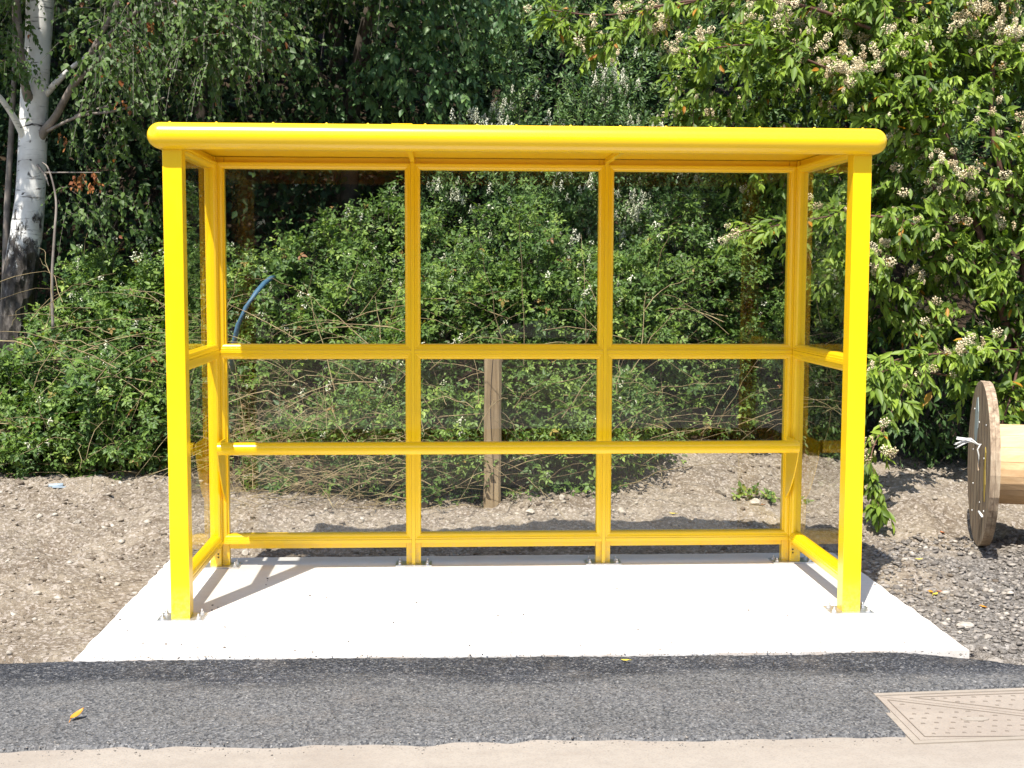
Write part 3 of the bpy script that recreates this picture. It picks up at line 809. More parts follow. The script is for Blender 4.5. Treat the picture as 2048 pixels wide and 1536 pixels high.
for side, off in ((0, 0), (1, .62)):
    c = DC + ax * off
    m = MB(); ring(m, c, .045, RD, .026); ring(m, c + ax * .0275, .045, RD - .002, .026)
    fl = m.build('flange', FLANGE, dr)
    if side == 0:
        # plank joints cut across the outer face, marking paint
        for i, o_ in enumerate((-.33, -.21, -.085, .04, .16, .29, .39)):
            h = math.sqrt(RD ** 2 - o_ ** 2) - .01
            m = MB(); a = c - ax * .0012 + tv * o_
            for sg in (1,):
                vs = [a - tv * .0022 - zz * h, a + tv * .0022 - zz * h, a + tv * .0022 + zz * h, a - tv * .0022 + zz * h]
                vs += [v + ax * .0011 for v in vs]
            m.add(vs, [(0, 1, 2, 3), (7, 6, 5, 4), (0, 4, 5, 1), (1, 5, 6, 2), (2, 6, 7, 3), (3, 7, 4, 0)]); m.build('plank_joint', DARK, fl)
        def patch(pts, mat, name):
            m = MB(); a = c - ax * .0028; vs = [a + tv * p[0] + zz * p[1] for p in pts]; n = len(vs); vs += [v + ax * .0027 for v in vs]
            m.add(vs, [tuple(range(n)), tuple(range(n, 2 * n))[::-1]] + [(k, (k + 1) % n, n + (k + 1) % n, n + k) for k in range(n)]); return m.build(name, mat, fl)
        patch([(.10, .12), (.16, .10), (.2, .16), (.18, .30), (.14, .37), (.09, .38), (.05, .30), (.06, .2)][::1], PAINTW, 'chalk_patch')
        patch([(-.30, .10), (-.27, .13), (-.25, .06), (-.24, -.02), (-.26, -.14), (-.29, -.18), (-.31, -.08), (-.29, 0)], PAINTY, 'yellow_patch')
        for q in range(9):
            a = 2 * math.pi * (q + .3) / 9 + .2 * math.sin(q * 3); r_ = .24 + .13 * (q % 2); pp = c + tv * math.cos(a) * r_ + zz * math.sin(a) * r_
            m = MB(); m.tube([pp - ax * .004, pp + ax * .001], .0055, 8); m.build('bolt', ROPE if q % 3 else ZINC, fl)
        for q in (-1, 1):
            pp = c + tv * (.02 * q) + zz * (-.1 * q); 
        m = MB(); pp = c + tv * (-.22) - zz * .27; m.tube([pp - ax * .004 - tv * .05, pp - ax * .012 + tv * .05 + zz * .012], .007, 6); m.build('staple', ROPE, fl)
NS = 17; rb = .232
for k in range(NS):
    a0 = 2 * math.pi * (k + .012) / NS; a1 = 2 * math.pi * (k + .988) / NS; m = MB(); vs = []
    for t in (.054, .619):
        for r, a in ((rb - .022, a0), (rb, a0), (rb * 1.004, (a0 + a1) / 2), (rb, a1), (rb - .022, a1)):
            vs.append(DC + ax * t + (tv * math.cos(a) + zz * math.sin(a)) * r)
    m.add(vs, [(0, 1, 2, 3, 4), (9, 8, 7, 6, 5)] + [(i, (i + 1) % 5, 5 + (i + 1) % 5, 5 + i) for i in range(5)])
    m.build('stave', PLY, dr)
# frayed white rope through the flange
m = MB(); c0 = at(1966, 868, 1.38)
c0 = DC - ax * .006 + tv * (-.16) + zz * .13
cs = c0 - ax * .01
rr = random.Random(5)
for i in range(13):
    e = cs - ax * rr.uniform(.11, .14) + tv * rr.uniform(-.03, .03) + zz * rr.uniform(-.03, .045)
    mid = cs - ax * .05 + zz * (.02 + rr.uniform(-.005, .012)) + tv * rr.uniform(-.01, .01)
    m.tube([cs + ax * .008, cs - ax * .012, mid, e], [.004, .005, .0055, .003], 5)
for i in range(4):
    m.tube([cs, cs - ax * .012 - zz * .03, cs - ax * .006 - zz * .06 + tv * rr.uniform(-.01, .01), cs - ax * .004 - zz * (.10 + .01 * i)], [.005, .005, .004, .002], 5)
tag(m.build('rope_tuft', ROPE), 'frayed white rope end knotted through the flange of the cable drum', 'rope')

# ------------------------------------------------------------------ foliage machinery
def nrm(a): return a / (np.linalg.norm(a, axis=-1, keepdims=True) + 1e-9)
def leaf_template(kind):
    # x across, y along, z normal; unit length
    def oval(w, fold=.16, droop=.12, o=(0, 0), rot=0, L=1.0, shape=(.28, .62), sw=(1.0, .82)):
        v = np.array([[0, 0, 0], [0, .5, -fold * w], [0, 1, -droop], [-w / 2 * sw[0], shape[0], 0], [-w / 2 * sw[1], shape[1], -.03], [w / 2 * sw[0], shape[0], 0], [w / 2 * sw[1], shape[1], -.03]], float)
        f = np.array([[0, 1, 3], [3, 1, 4], [4, 1, 2], [0, 5, 1], [5, 6, 1], [6, 2, 1]])
        v *= L; c, s = math.cos(rot), math.sin(rot)
        v[:, :2] = np.stack([v[:, 0] * c - v[:, 1] * s, v[:, 0] * s + v[:, 1] * c], -1); v[:, 0] += o[0]; v[:, 1] += o[1]
        return v, f
    def join(parts):
        V = []; Fs = []; k = 0
        for v, f in parts: V.append(v); Fs.append(f + k); k += len(v)
        return np.concatenate(V), np.concatenate(Fs)
    if kind == 'trifoliate': return join([oval(.56, L=.56, o=(0, .44), fold=.3, droop=.3), oval(.52, L=.46, o=(.03, .34), rot=-1.35, fold=.3, droop=.25), oval(.52, L=.46, o=(-.03, .34), rot=1.35, fold=.3, droop=.25)])
    if kind == 'lance': return oval(.34, .3, .18, shape=(.3, .66), sw=(.95, .85))
    if kind == 'small_lance': return oval(.36, .2, .06)
    if kind == 'ovate': return oval(.56, .25, .16, shape=(.3, .62), sw=(1, .8))
    if kind == 'birch':
        v = np.array([[0, 0, 0], [0, .42, -.08], [0, 1, -.1], [-.36, .28, 0], [-.26, .55, 0], [.36, .28, 0], [.26, .55, 0]], float)
        return v, np.array([[0, 1, 3], [3, 1, 4], [4, 1, 2], [0, 5, 1], [5, 6, 1], [6, 2, 1]])
    if kind == 'rhomb':
        return np.array([[0, 0, 0], [-.3, .45, .04], [0, 1, -.08], [.3, .45, .04]], float), np.array([[0, 2, 1], [0, 3, 2]])

def place(templ, P, A, Nn, S, rnd):
    """instances of a template: P pos, A along, Nn rough normal, S size"""
    tv_, tf = templ
    A = nrm(A); X = nrm(np.cross(A, Nn)); Z = np.cross(X, A)
    V = P[:, None] + S[:, None, None] * (X[:, None] * tv_[None, :, :1] + A[:, None] * tv_[None, :, 1:2] + Z[:, None] * tv_[None, :, 2:3])
    Fm = tf[None] + (np.arange(len(P)) * len(tv_))[:, None, None]
    return V.reshape(-1, 3), Fm.reshape(-1, 3), np.repeat(rnd, len(tv_))

def shoots(B, Dr, L, nl, droop, ang, ldroop, size, rng=R, wob=.25):
    """leaf positions along shoots with bases B, directions Dr, lengths L -> P, A, N, S, rnd, paths"""
    n = len(B); Dr = nrm(Dr)
    s = (np.arange(nl)[None] + rng.uniform(.2, .8, (n, nl))) / nl
    s = .12 + .88 * s
    g = np.array([0, 0, -1.0])
    P = B[:, None] + Dr[:, None] * (s * L[:, None])[..., None] + g * (droop[:, None] * L[:, None] * s ** 2)[..., None]
    T = nrm(Dr[:, None] + g * (2 * droop[:, None] * s)[..., None])
    ref = nrm(rng.normal(size=(n, 1, 3)))
    a = nrm(np.cross(T, ref)); b = np.cross(T, a)
    ph = (np.arange(nl) * 2.4)[None] + rng.uniform(0, 6.28, (n, 1))
    lat = a * np.cos(ph)[..., None] + b * np.sin(ph)[..., None]
    A = nrm(T * math.cos(ang) + lat * math.sin(ang) + g * ldroop + rng.normal(size=P.shape) * wob)
    N = np.array([-.15, -.6, 1.0]) + rng.normal(size=P.shape) * .42
    S = size * rng.uniform(.6, 1.25, (n, 1)) * rng.uniform(.7, 1.15, s.shape) * (1.05 - .35 * s ** 3)
    rn = np.clip(rng.uniform(0, 1, (n, 1)) * .55 + rng.uniform(0, .45, s.shape), 0, .97)
    rare = rng.random(s.shape) < .012
    rn = np.where(rare, rng.uniform(.985, 1, s.shape), rn)
    st_ = np.linspace(0, 1, 5)
    paths = B[:, None] + Dr[:, None] * (st_[None] * L[:, None])[..., None] + g * (droop[:, None] * L[:, None] * st_[None] ** 2)[..., None]
    return P.reshape(-1, 3), A.reshape(-1, 3), N.reshape(-1, 3), S.ravel(), rn.ravel(), paths

def stems(paths, r0, r1):
    """thin three-sided tubes for many 5-point paths"""
    n, k, _ = paths.shape
    T = nrm(np.gradient(paths, axis=1)); ref = np.array([.3, .2, .93]); a = nrm(np.cross(T, ref)); b = np.cross(T, a)
    rad = np.linspace(1, 0, k)[None, :, None] * (np.asarray(r0).reshape(-1, 1, 1) - r1) + r1
    V = np.stack([paths + (a * math.cos(q) + b * math.sin(q)) * rad for q in (0, 2.094, 4.189)], 2)
    V = V.reshape(-1, 3); base = (np.arange(n) * k * 3)[:, None, None, None]
    i = np.arange(k - 1)[None, :, None, None] * 3; q = np.arange(3)
    f = np.stack([np.stack([q, (q + 1) % 3, (q + 1) % 3 + 3, q + 3], -1)], 0)[None]
    Fm = (base + i + f).reshape(-1, 4)
    return V, Fm

def blob_points(blobs, n, shell=(.72, 1.05), front=True, rng=R, clump=.0):
    """points near the surface of a union of ellipsoids; returns pos, outward dir"""
    out = []; dirs = []
    B = np.array(blobs, float)
    area = np.array([b[3] * b[5] + b[4] * b[5] * .5 + b[3] * b[4] * .5 for b in B]); pr = area / area.sum()
    while sum(len(o) for o in out) < n:
        k = rng.choice(len(B), size=n, p=pr); d = nrm(rng.normal(size=(n, 3)))
        if front: 
            keep = (d[:, 1] < .35) | (d[:, 2] > .5); k = k[keep]; d = d[keep]
        r = rng.uniform(shell[0], shell[1], len(k))[:, None]
        ns = 1 + .28 * np.sin(d[:, :1] * 5 + k[:, None] * 1.7) * np.cos(d[:, 2:3] * 6 + k[:, None]) 
        c = B[k, :3]; rad = B[k, 3:6]; p = c + d * rad * r * ns
        # discard what lies deep inside other blobs
        ins = np.zeros(len(p), bool)
        for q in range(len(B)):
            e = ((p - B[q, :3]) / B[q, 3:6]); ins |= ((e ** 2).sum(1) < (shell[0] * .8) ** 2)
        ok = ~ins & (p[:, 2] > gz(p[:, 0], p[:, 1]) + .01)
        if clump > 0:
            cn = np.sin(p[:, 0] * 7.3 + 1.3 * np.sin(p[:, 2] * 5)) * np.sin(p[:, 2] * 8.1 + p[:, 1] * 6 + 1.7 * np.sin(p[:, 0] * 4.1))
            lf = np.sin(p[:, 0] * 3.1 + 1.1 * np.sin(p[:, 2] * 2.7) + 2) * np.sin(p[:, 2] * 3.7 + 1.3 * np.sin(p[:, 0] * 2.3))
            ok &= (cn + .7 * lf + rng.uniform(-1, 1, len(cn)) > -1 + clump)
        out.append(p[ok]); dirs.append(nrm(d / rad * rad.mean())[ok])
    return np.concatenate(out)[:n], np.concatenate(dirs)[:n]

def cluster_template(kind, seed):
    r = np.random.default_rng(seed); V = []; Fs = []; 
    if kind == 'corymb': n = 60
    elif kind == 'panicle': n = 40
    else: n = 9
    for i in range(n):
        if kind == 'corymb':
            a = r.uniform(0, 6.28); q = math.sqrt(r.random()) * .5; c = np.array([q * math.cos(a), .45 + q * math.sin(a) * .8, .22 - .5 * q * q]); s = .06
        elif kind == 'panicle':
            y = r.random(); a = r.uniform(0, 6.28); q = .34 * (1 - y) ** .8 * r.random() ** .4 + .02; c = np.array([q * math.cos(a), y, q * math.sin(a)]); s = .055
        else:
            a = r.uniform(0, 6.28); q = r.random() * .5; c = np.array([q * math.cos(a), .4 + q * math.sin(a), r.uniform(0, .25)]); s = .13
        v = r.normal(size=(4, 3)) * s; k = len(V) * 4
        V.append(v + c); Fs.append(np.array([[0, 1, 2], [0, 2, 3], [0, 3, 1], [1, 3, 2]]) + i * 4)
    return np.concatenate(V), np.concatenate(Fs)

def foliage(parent, name, mat, templ, P, A, N, S, rnd):
    V, Fm, rv = place(templ, P, A, N, S, rnd); return trimesh(name, V, Fm, mat, parent, {'rnd': rv})

def bush(name, loc, label, cat, blobs, nsh, L, nl, droop, ang, ldroop, size, templ, leafm, stemm, up_=.5, fill=0, flowers=None, clump=.25, extra=None, stem_r=.0022, group=None, shell=(.72, 1.05)):
    th = thing(name, loc, label, cat, group)
    p, d = blob_points(blobs, nsh, shell, clump=clump)
    n = len(p); Ls = L * R.uniform(.6, 1.3, n); dd = nrm(d + np.array([0, -.15, up_]) + R.normal(size=d.shape) * .45)
    Bs = p - dd * Ls[:, None] * .6
    dr_ = droop * R.uniform(.3, 1.5, n)
    if extra is not None:
        eb, ed, eL, edr = extra; Bs = np.concatenate([Bs, eb]); dd = np.concatenate([dd, ed]); Ls = np.concatenate([Ls, eL]); dr_ = np.concatenate([dr_, edr])
    P, A, N, S, rn, paths = shoots(Bs, dd, Ls, nl, dr_, ang, ldroop, size)
    if fill:
        fp, fd = blob_points(blobs, fill, (.35, .85), clump=0)
        P = np.concatenate([P, fp]); A = np.concatenate([A, nrm(fd + R.normal(size=fd.shape) * .7 + np.array([0, 0, -.3]))]); N = np.concatenate([N, np.array([0, -.5, 1]) + R.normal(size=fd.shape) * .5])
        S = np.concatenate([S, size * R.uniform(.9, 1.4, len(fp))]); rn = np.concatenate([rn, R.uniform(0, .5, len(fp))])
    ok = P[:, 2] > gz(P[:, 0], P[:, 1]) + .005
    foliage(th, 'foliage', leafm, templ, P[ok], A[ok], N[ok], S[ok], rn[ok])
    V, Fm = stems(paths, np.full(len(paths), stem_r), stem_r * .4); trimesh('stems', V, Fm, stemm, th)
    if flowers:
        kind, nf, fs_, fm, fup = flowers
        tp_ = paths[:, -1]; wgt = np.sin(tp_[:, 0] * 4.3 + 1.5 * np.sin(tp_[:, 2] * 3.1)) * np.sin(tp_[:, 2] * 5.2 + tp_[:, 0]) + .25 * tp_[:, 2]
        wgt = np.exp(2.2 * wgt) * np.where(paths[:, 0, 1] < np.median(paths[:, 0, 1]), 1.6, .8)
        k = R.choice(len(paths), size=min(nf, len(paths) * 2), replace=True, p=wgt / wgt.sum())
        tip = paths[k, -1] + R.normal(size=(len(k), 3)) * .018
        if kind == 'corymb': # sits on the upper side of the shoot
            tip = paths[k, 3] + np.array([0, -.015, .03]) + R.normal(size=(len(k), 3)) * .03
        al = nrm(paths[k, -1] - paths[k, -2] + np.array([0, 0, fup])); V_, F_2, r_ = [], [], []
        for q in range(3):
            sel = np.arange(len(k)) % 3 == q
            v, f, rv = place(cluster_template(kind, 40 + q), tip[sel], al[sel], np.array([0, -.4, 1.]) + R.normal(size=(sel.sum(), 3)) * .2, fs_ * R.uniform(.5, 1.35, sel.sum()), R.uniform(0, 1, sel.sum()))
            F_2.append(f + sum(len(x) for x in V_)); V_.append(v); r_.append(np.clip(rv + R.uniform(-.3, .3, len(rv)), 0, 1))
        trimesh('flowers', np.concatenate(V_), np.concatenate(F_2), fm, th, {'rnd': np.concatenate(r_)})
    return th
TRI = leaf_template('trifoliate'); LAN = leaf_template('lance'); SLA = leaf_template('small_lance'); OVA = leaf_template('ovate'); BIR = leaf_template('birch'); RHO = leaf_template('rhomb')

# bramble masses -------------------------------------------------------
def bramble(label, blobs, nsh, fl, fill, tint=BR_LEAF, size=.098, canes=60, clump=.25, name='bramble_bush'):
    b = np.array(blobs); c = b[:, :3].mean(0)
    th = bush(name, (c[0], c[1], float(gz(c[0], c[1]))), label, 'bramble', blobs, nsh, .34, 8, .25, .95, .12, size, TRI, tint, TWIG, .45, fill, ('spray', fl, .06, FL_WHITE, .4), clump)
    # long arching dry canes
    n = canes; k = R.integers(0, len(b), n)
    B0 = np.stack([b[k, 0] + R.normal(size=n) * b[k, 3] * .7, b[k, 1] - b[k, 4] * R.uniform(.2, 1.0, n), np.zeros(n)], -1); B0[:, 2] = gz(B0[:, 0], B0[:, 1]) + R.uniform(0, .35, n) + (R.random(n) < .45) * R.uniform(0, 1.0, n)
    Dn = nrm(np.stack([R.normal(size=n) * 1.1, R.uniform(-.6, .3, n), R.uniform(.1, 1.1, n)], -1)); Ln = R.uniform(.3, 1.1, n); dn = R.uniform(.1, .6, n)
    s = np.linspace(0, 1, 7)[None]
    pa = B0[:, None] + Dn[:, None] * (s * Ln[:, None])[..., None] + np.array([0, 0, -1.]) * (dn[:, None] * Ln[:, None] * s ** 2)[..., None] + R.normal(size=(n, 7, 3)) * .008
    V, Fm = stems(pa, R.uniform(.0018, .005, n), .0012); trimesh('canes', V, Fm, CANE, th)
    return th
bramble('low bramble bush with white flowers at the far left below the birch', [(-3.5, 4.1, .40, .75, .6, .62), (-4.3, 4.3, .45, .8, .6, .66), (-2.95, 4.9, .95, .55, .5, .75), (-3.4, 3.8, .25, .8, .4, .4)], 1300, 110, 1700, canes=90)
bramble('yellow green bramble bush with dry stems just left of the shelter', [(-2.7, 3.95, .45, .6, .55, .6), (-2.4, 4.6, .95, .7, .55, .75), (-2.1, 4.1, .5, .5, .5, .55)], 800, 80, 1100, canes=170)
bramble('sparse bramble behind the left bay with a tangle of straw coloured canes', [(-1.5, 4.3, 1.15, .75, .55, .72), (-1.0, 4.0, 1.0, .6, .5, .6), (-.75, 3.5, .65, .4, .4, .55), (-.75, 4.4, 1.55, .55, .45, .6), (-1.3, 3.2, .28, .45, .3, .32)], 1150, 60, 900, size=.082, canes=210, clump=.35)
bramble('dense bramble bush around the wooden stake behind the middle bay', [(-.25, 3.6, .85, .6, .55, .95), (.3, 3.5, .95, .6, .5, .95), (-.35, 3.05, .35, .42, .35, .42), (.38, 3.0, .35, .35, .3, .42), (-.85, 3.1, .4, .3, .3, .4)], 1500, 70, 1500, size=.082, canes=150, clump=.2)
bramble('bramble bush leaning over bare earth behind the right bay', [(.95, 3.7, 1.0, .55, .5, .85), (1.4, 4.1, 1.3, .6, .5, .7), (.8, 3.1, .45, .38, .35, .45), (.62, 2.9, .25, .28, .25, .3), (2.0, 4.3, 1.75, .55, .45, .7), (1.9, 4.0, .9, .5, .4, .5)], 1700, 60, 1000, size=.082, canes=120, clump=.25)

# dry straw tangle behind the left bay
n = 560
B0 = np.stack([R.uniform(-1.75, -.35, n), R.uniform(2.55, 3.5, n), np.zeros(n)], -1); B0[:, 2] = gz(B0[:, 0], B0[:, 1]) + R.random(n) ** 1.5 * .55
Dn = nrm(np.stack([R.normal(size=n), R.uniform(-.5, .5, n), R.uniform(-.2, .9, n)], -1)); Ln = R.uniform(.12, .6, n); dn = R.uniform(.0, .6, n)
s = np.linspace(0, 1, 6)[None]
pa = B0[:, None] + Dn[:, None] * (s * Ln[:, None])[..., None] + np.array([0, 0, -1.]) * (dn[:, None] * Ln[:, None] * s ** 2)[..., None] + R.normal(size=(n, 6, 3)) * .006
pa[..., 2] = np.maximum(pa[..., 2], gz(pa[..., 0], pa[..., 1]) + .003)
V, Fm = stems(pa, R.uniform(.0012, .0035, n), .0009)
tag(trimesh('dry_stalks', V, Fm, CANE), 'tangle of dry straw coloured stalks low behind the left bay', 'dead stalks', kind='stuff')

# privets ---------------------------------------------------------------
def privet(label, blobs, nsh, fl, fill, size=.052, clump=.2, leaf=PR_LEAF):
    b = np.array(blobs); c = b[:, :3].mean(0)
    return bush('privet_shrub', (c[0], c[1], float(gz(c[0], c[1]))), label, 'shrub', blobs, nsh, .26, 15, .02, .8, .0, size, SLA, leaf, TWIG, .9, fill, ('panicle', fl, .078, FL_WHITE, .9) if fl else None, clump)
privet('privet shrub with upright white flower spikes just above the middle of the shelter roof', [(.1, 4.7, 1.85, .75, .5, 1.05), (.85, 4.7, 1.95, .7, .5, 1.1), (.5, 4.4, 1.4, .8, .4, .8)], 1700, 420, 2500)
privet('privet shrub with white flower spikes behind the right half of the shelter', [(1.6, 4.75, 1.7, .65, .5, 1.0), (1.15, 4.9, 2.0, .6, .5, .95), (2.2, 4.6, 1.2, .7, .45, .8)], 1500, 380, 2200)
privet('tall dark privet without flowers rising behind the flowering ones', [(.9, 6.0, 3.2, 1.2, .7, 1.2), (2.2, 6.2, 3.3, 1.2, .7, 1.2), (-.1, 6.1, 2.9, .8, .6, 1.1), (3.6, 6.2, 3.2, 1.2, .7, 1.4)], 2600, 0, 6000, .05, .3)

# cherry-like tree with hanging leaves, top centre
def tubes_part(parent, name, paths, mat, n=8):
    m = MB()
    for pts, r in paths: m.tube(pts, r, n)
    return m.build(name, mat, parent)
def smooth_path(pts, k=5):
    pts = [Vector(p) for p in pts]; out = []
    for i in range(len(pts) - 1):
        p0 = pts[max(i - 1, 0)]; p1 = pts[i]; p2 = pts[i + 1]; p3 = pts[min(i + 2, len(pts) - 1)]
        for j in range(k):
            t = j / k; out.append(.5 * ((2 * p1) + (p2 - p0) * t + (2 * p0 - 5 * p1 + 4 * p2 - p3) * t * t + (3 * p1 - p0 - 3 * p2 + p3) * t ** 3))
    out.append(pts[-1]); return out
def branch(px, rads, k=5):
    """px: (u,v,Y) list"""
    sp = smooth_path([at(*q) for q in px], k); n = len(sp)
    rr_ = [np.interp(i / (n - 1), np.linspace(0, 1, len(rads)), rads) for i in range(n)]
    return sp, rr_
def along(paths, n, spread=.05):
    """random base points along tubes"""
    B = []; T = []
    for _ in range(n):
        pts, r = paths[R.integers(len(paths))]; i = R.integers(len(pts) - 1); t = R.random()
        B.append(pts[i].lerp(pts[i + 1], t)); T.append((pts[i + 1] - pts[i]).normalized())
    return np.array(B) + R.normal(size=(n, 3)) * spread, np.array(T)
ch = thing('cherry_tree', (-.1, 6.0, .8), 'tree with hanging oval leaves whose boughs reach over the roof at top centre', 'tree')
cb = [branch(q, r) for q, r in (
    ([(700, 700, 6.3), (700, 300, 6.2), (720, 120, 6.0), (760, -60, 5.8), (800, -300, 5.6)], [.09, .08, .07, .06, .03]),
    ([(715, 150, 6.0), (790, 60, 5.4), (880, 55, 5.0), (1000, 25, 4.8)], [.03, .02, .014, .006]),
    ([(740, 0, 5.8), (820, -60, 5.2), (920, -40, 4.8), (1050, -20, 4.6)], [.03, .02, .014, .006]),
    ([(715, 200, 6.0), (790, 140, 5.3), (870, 150, 4.9), (960, 130, 4.8)], [.025, .018, .012, .005]),
    ([(705, 260, 6.1), (640, 150, 5.7), (560, 90, 5.5), (500, 40, 5.3)], [.03, .02, .012, .006]))]
tubes_part(ch, 'trunk', cb, TWIG)
B_, T_ = along(cb[1:], 420, .12); n = len(B_)
P, A, N, S, rn, paths = shoots(B_, nrm(T_ * .5 + R.normal(size=(n, 3)) * .6 + np.array([0, -.4, -.15])), R.uniform(.15, .4, n), 9, R.uniform(.2, .7, n), .9, .9, .075)
foliage(ch, 'crown', CH_LEAF, OVA, P, A, N, S, rn); V, Fm = stems(paths, np.full(n, .002), .001); trimesh('twigs', V, Fm, TWIG, ch)

# cotoneaster ------------------------------------------------------------
cblobs = [(2.5, 4.1, 2.75, .95, .55, .8), (3.4, 3.7, 2.6, .95, .6, 1.0), (3.3, 3.9, 3.7, 1.2, .6, .8), (1.95, 4.1, 3.0, .6, .45, .4), (2.9, 3.7, 1.75, .7, .45, .6), (3.9, 3.6, 1.5, .7, .5, .8), (2.9, 4.6, 3.9, .9, .6, .6)]
arms = [branch(q, r) for q, r in (
    ([(2030, 760, 3.6), (2000, 600, 3.5), (1930, 380, 3.5), (1850, 150, 3.6), (1800, -40, 3.7)], [.035, .03, .024, .018, .012]),
    ([(2035, 700, 3.5), (2045, 480, 3.5), (1990, 300, 3.45), (1985, 150, 3.5), (2010, -60, 3.6)], [.028, .024, .02, .016, .012]),
    ([(2000, 600, 3.5), (1890, 440, 3.45), (1850, 280, 3.5), (1810, 120, 3.6), (1740, 0, 3.7)], [.02, .017, .014, .01, .006]),
    ([(1900, 330, 3.5), (1780, 210, 3.4), (1640, 130, 3.4), (1500, 90, 3.4), (1370, 110, 3.4)], [.014, .012, .009, .007, .004]),
    ([(1850, 100, 3.5), (1600, 10, 3.5), (1400, 0, 3.5), (1220, 30, 3.5), (1100, 20, 3.5)], [.014, .012, .009, .006, .004]),
    ([(1400, 0, 3.5), (1300, 30, 3.5), (1200, 90, 3.5), (1120, 40, 3.5)], [.007, .006, .004, .003]),
    ([(1950, 520, 3.4), (1830, 450, 3.3), (1700, 430, 3.3), (1560, 450, 3.3), (1450, 470, 3.3)], [.012, .010, .008, .006, .004]),
    ([(2040, 700, 3.3), (1940, 705, 3.1), (1830, 712, 2.9), (1760, 730, 2.7)], [.013, .010, .008, .005]),
    ([(1940, 760, 3.4), (1860, 745, 3.0), (1790, 735, 2.7), (1740, 760, 2.5)], [.008, .007, .005, .004]),
    ([(1830, 740, 2.9), (1780, 830, 2.5), (1745, 900, 2.25), (1742, 960, 2.15), (1748, 1010, 2.1)], [.006, .005, .004, .003, .002]),
    ([(1990, 900, 3.3), (2010, 830, 3.2), (2030, 760, 3.3), (2060, 600, 3.6)], [.005, .008, .010, .010]))]
def dens_extra(path, n, L, up_, spread=.03):
    B, T = along([path], n, spread); return B, nrm(T * .6 + R.normal(size=B.shape) * .55 + np.array([0, -.25, up_])), R.uniform(.5, 1.3, n) * L, R.uniform(.2, .7, n)
ex = [dens_extra(arms[3], 70, .22, .25), dens_extra(arms[4], 60, .22, .2), dens_extra(arms[5], 40, .22, .1), dens_extra(arms[6], 60, .2, .2), dens_extra(arms[7], 45, .2, .2), dens_extra(arms[8], 35, .18, .1), dens_extra(arms[9], 34, .14, -.1, .015), dens_extra(arms[2], 60, .22, .3), dens_extra(arms[0], 70, .22, .3, .08), dens_extra(arms[10], 14, .15, 0)]
extra = tuple(np.concatenate([e[i] for e in ex]) for i in range(4))
ct = bush('cotoneaster_tree', (3.3, 3.7, .1), 'large cotoneaster with long drooping leaves and cream flower clusters filling the right side', 'shrub', cblobs, 2300, .26, 10, .35, .75, .6, .1, LAN, CO_LEAF, REDTWIG, .35, 2200, ('corymb', 1900, .07, FL_CREAM, .2), .22, extra, .0025)
tubes_part(ct, 'branches', arms, REDTWIG)
# shaded understorey under it
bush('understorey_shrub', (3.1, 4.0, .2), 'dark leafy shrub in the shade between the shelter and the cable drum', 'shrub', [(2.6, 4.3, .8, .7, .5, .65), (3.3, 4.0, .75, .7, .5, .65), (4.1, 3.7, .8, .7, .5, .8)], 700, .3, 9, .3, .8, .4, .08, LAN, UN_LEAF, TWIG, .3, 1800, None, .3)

# birch -------------------------------------------------------------------
bt = thing('birch_tree', (at(40, 690, 5.0).x, 5.0, .25), 'large silver birch with white trunk, craggy black base and hanging leaves at the left edge', 'tree')
YB = 5.0
tr_ = branch([(26, 760, YB), (33, 640, YB), (40, 560, YB), (52, 470, YB), (60, 400, YB), (65, 300, YB), (69, 190, YB), (76, 90, YB), (80, 0, YB), (86, -200, YB), (95, -500, YB + .2), (120, -900, YB + .2)],
             [.135, .12, .132, .127, .115, .112, .108, .10, .108, .10, .085, .06], 6)
limbs = [branch(q, r) for q, r in (
    ([(62, 310, YB), (84, 268, 4.95), (110, 235, 4.85), (140, 180, 4.7), (185, 100, 4.5), (228, 20, 4.35), (260, -80, 4.2), (330, -260, 4.0)], [.045, .038, .031, .026, .022, .019, .016, .01]),
    ([(58, 300, YB), (42, 262, 4.9), (15, 215, 4.75), (-30, 160, 4.6)], [.04, .028, .023, .018]),
    ([(66, 215, YB), (52, 180, 4.86), (45, 130, 4.8), (38, 60, 4.75), (30, -60, 4.7)], [.055, .036, .03, .026, .02]),
    ([(90, 190, YB), (118, 160, 4.9), (150, 130, 4.85), (200, 95, 4.8)], [.03, .024, .018, .01]),
    ([(95, 262, 4.9), (160, 232, 4.7), (230, 222, 4.5), (330, 195, 4.2)], [.014, .012, .009, .005]),
    ([(150, 232, 4.72), (215, 212, 4.6), (270, 200, 4.5)], [.009, .007, .004]),
    ([(140, 180, 4.7), (260, 60, 4.2), (400, -20, 3.9), (520, -60, 3.7)], [.02, .016, .012, .006]),
    ([(185, 100, 4.5), (300, 10, 4.1), (420, 30, 3.8), (540, 90, 3.7)], [.018, .014, .010, .005]),
    ([(228, 20, 4.35), (330, -100, 4.0), (470, -120, 3.7), (620, -60, 3.5)], [.016, .014, .01, .005]),
    ([(80, -100, YB), (250, -260, 4.4), (420, -330, 3.9), (600, -300, 3.5)], [.04, .03, .02, .01]),
    ([(80, -60, YB), (-40, -200, 4.4), (-150, -300, 4.0)], [.04, .03, .02]),
    ([(75, 330, 4.88), (90, 350, 4.8), (98, 372, 4.76)], [.012, .008, .004]),
    ([(90, 345, 4.8), (150, 345, 4.5), (200, 345, 4.4)], [.006, .005, .003]))]
tubes_part(bt, 'trunk', [tr_], BARK, 22)
for b_ in limbs[:4]: tubes_part(bt, 'limb', [b_], BARK if b_ is limbs[1] or b_ is limbs[3] else GREYTWIG, 12)
tubes_part(bt, 'boughs', limbs[4:], GREYTWIG, 7)
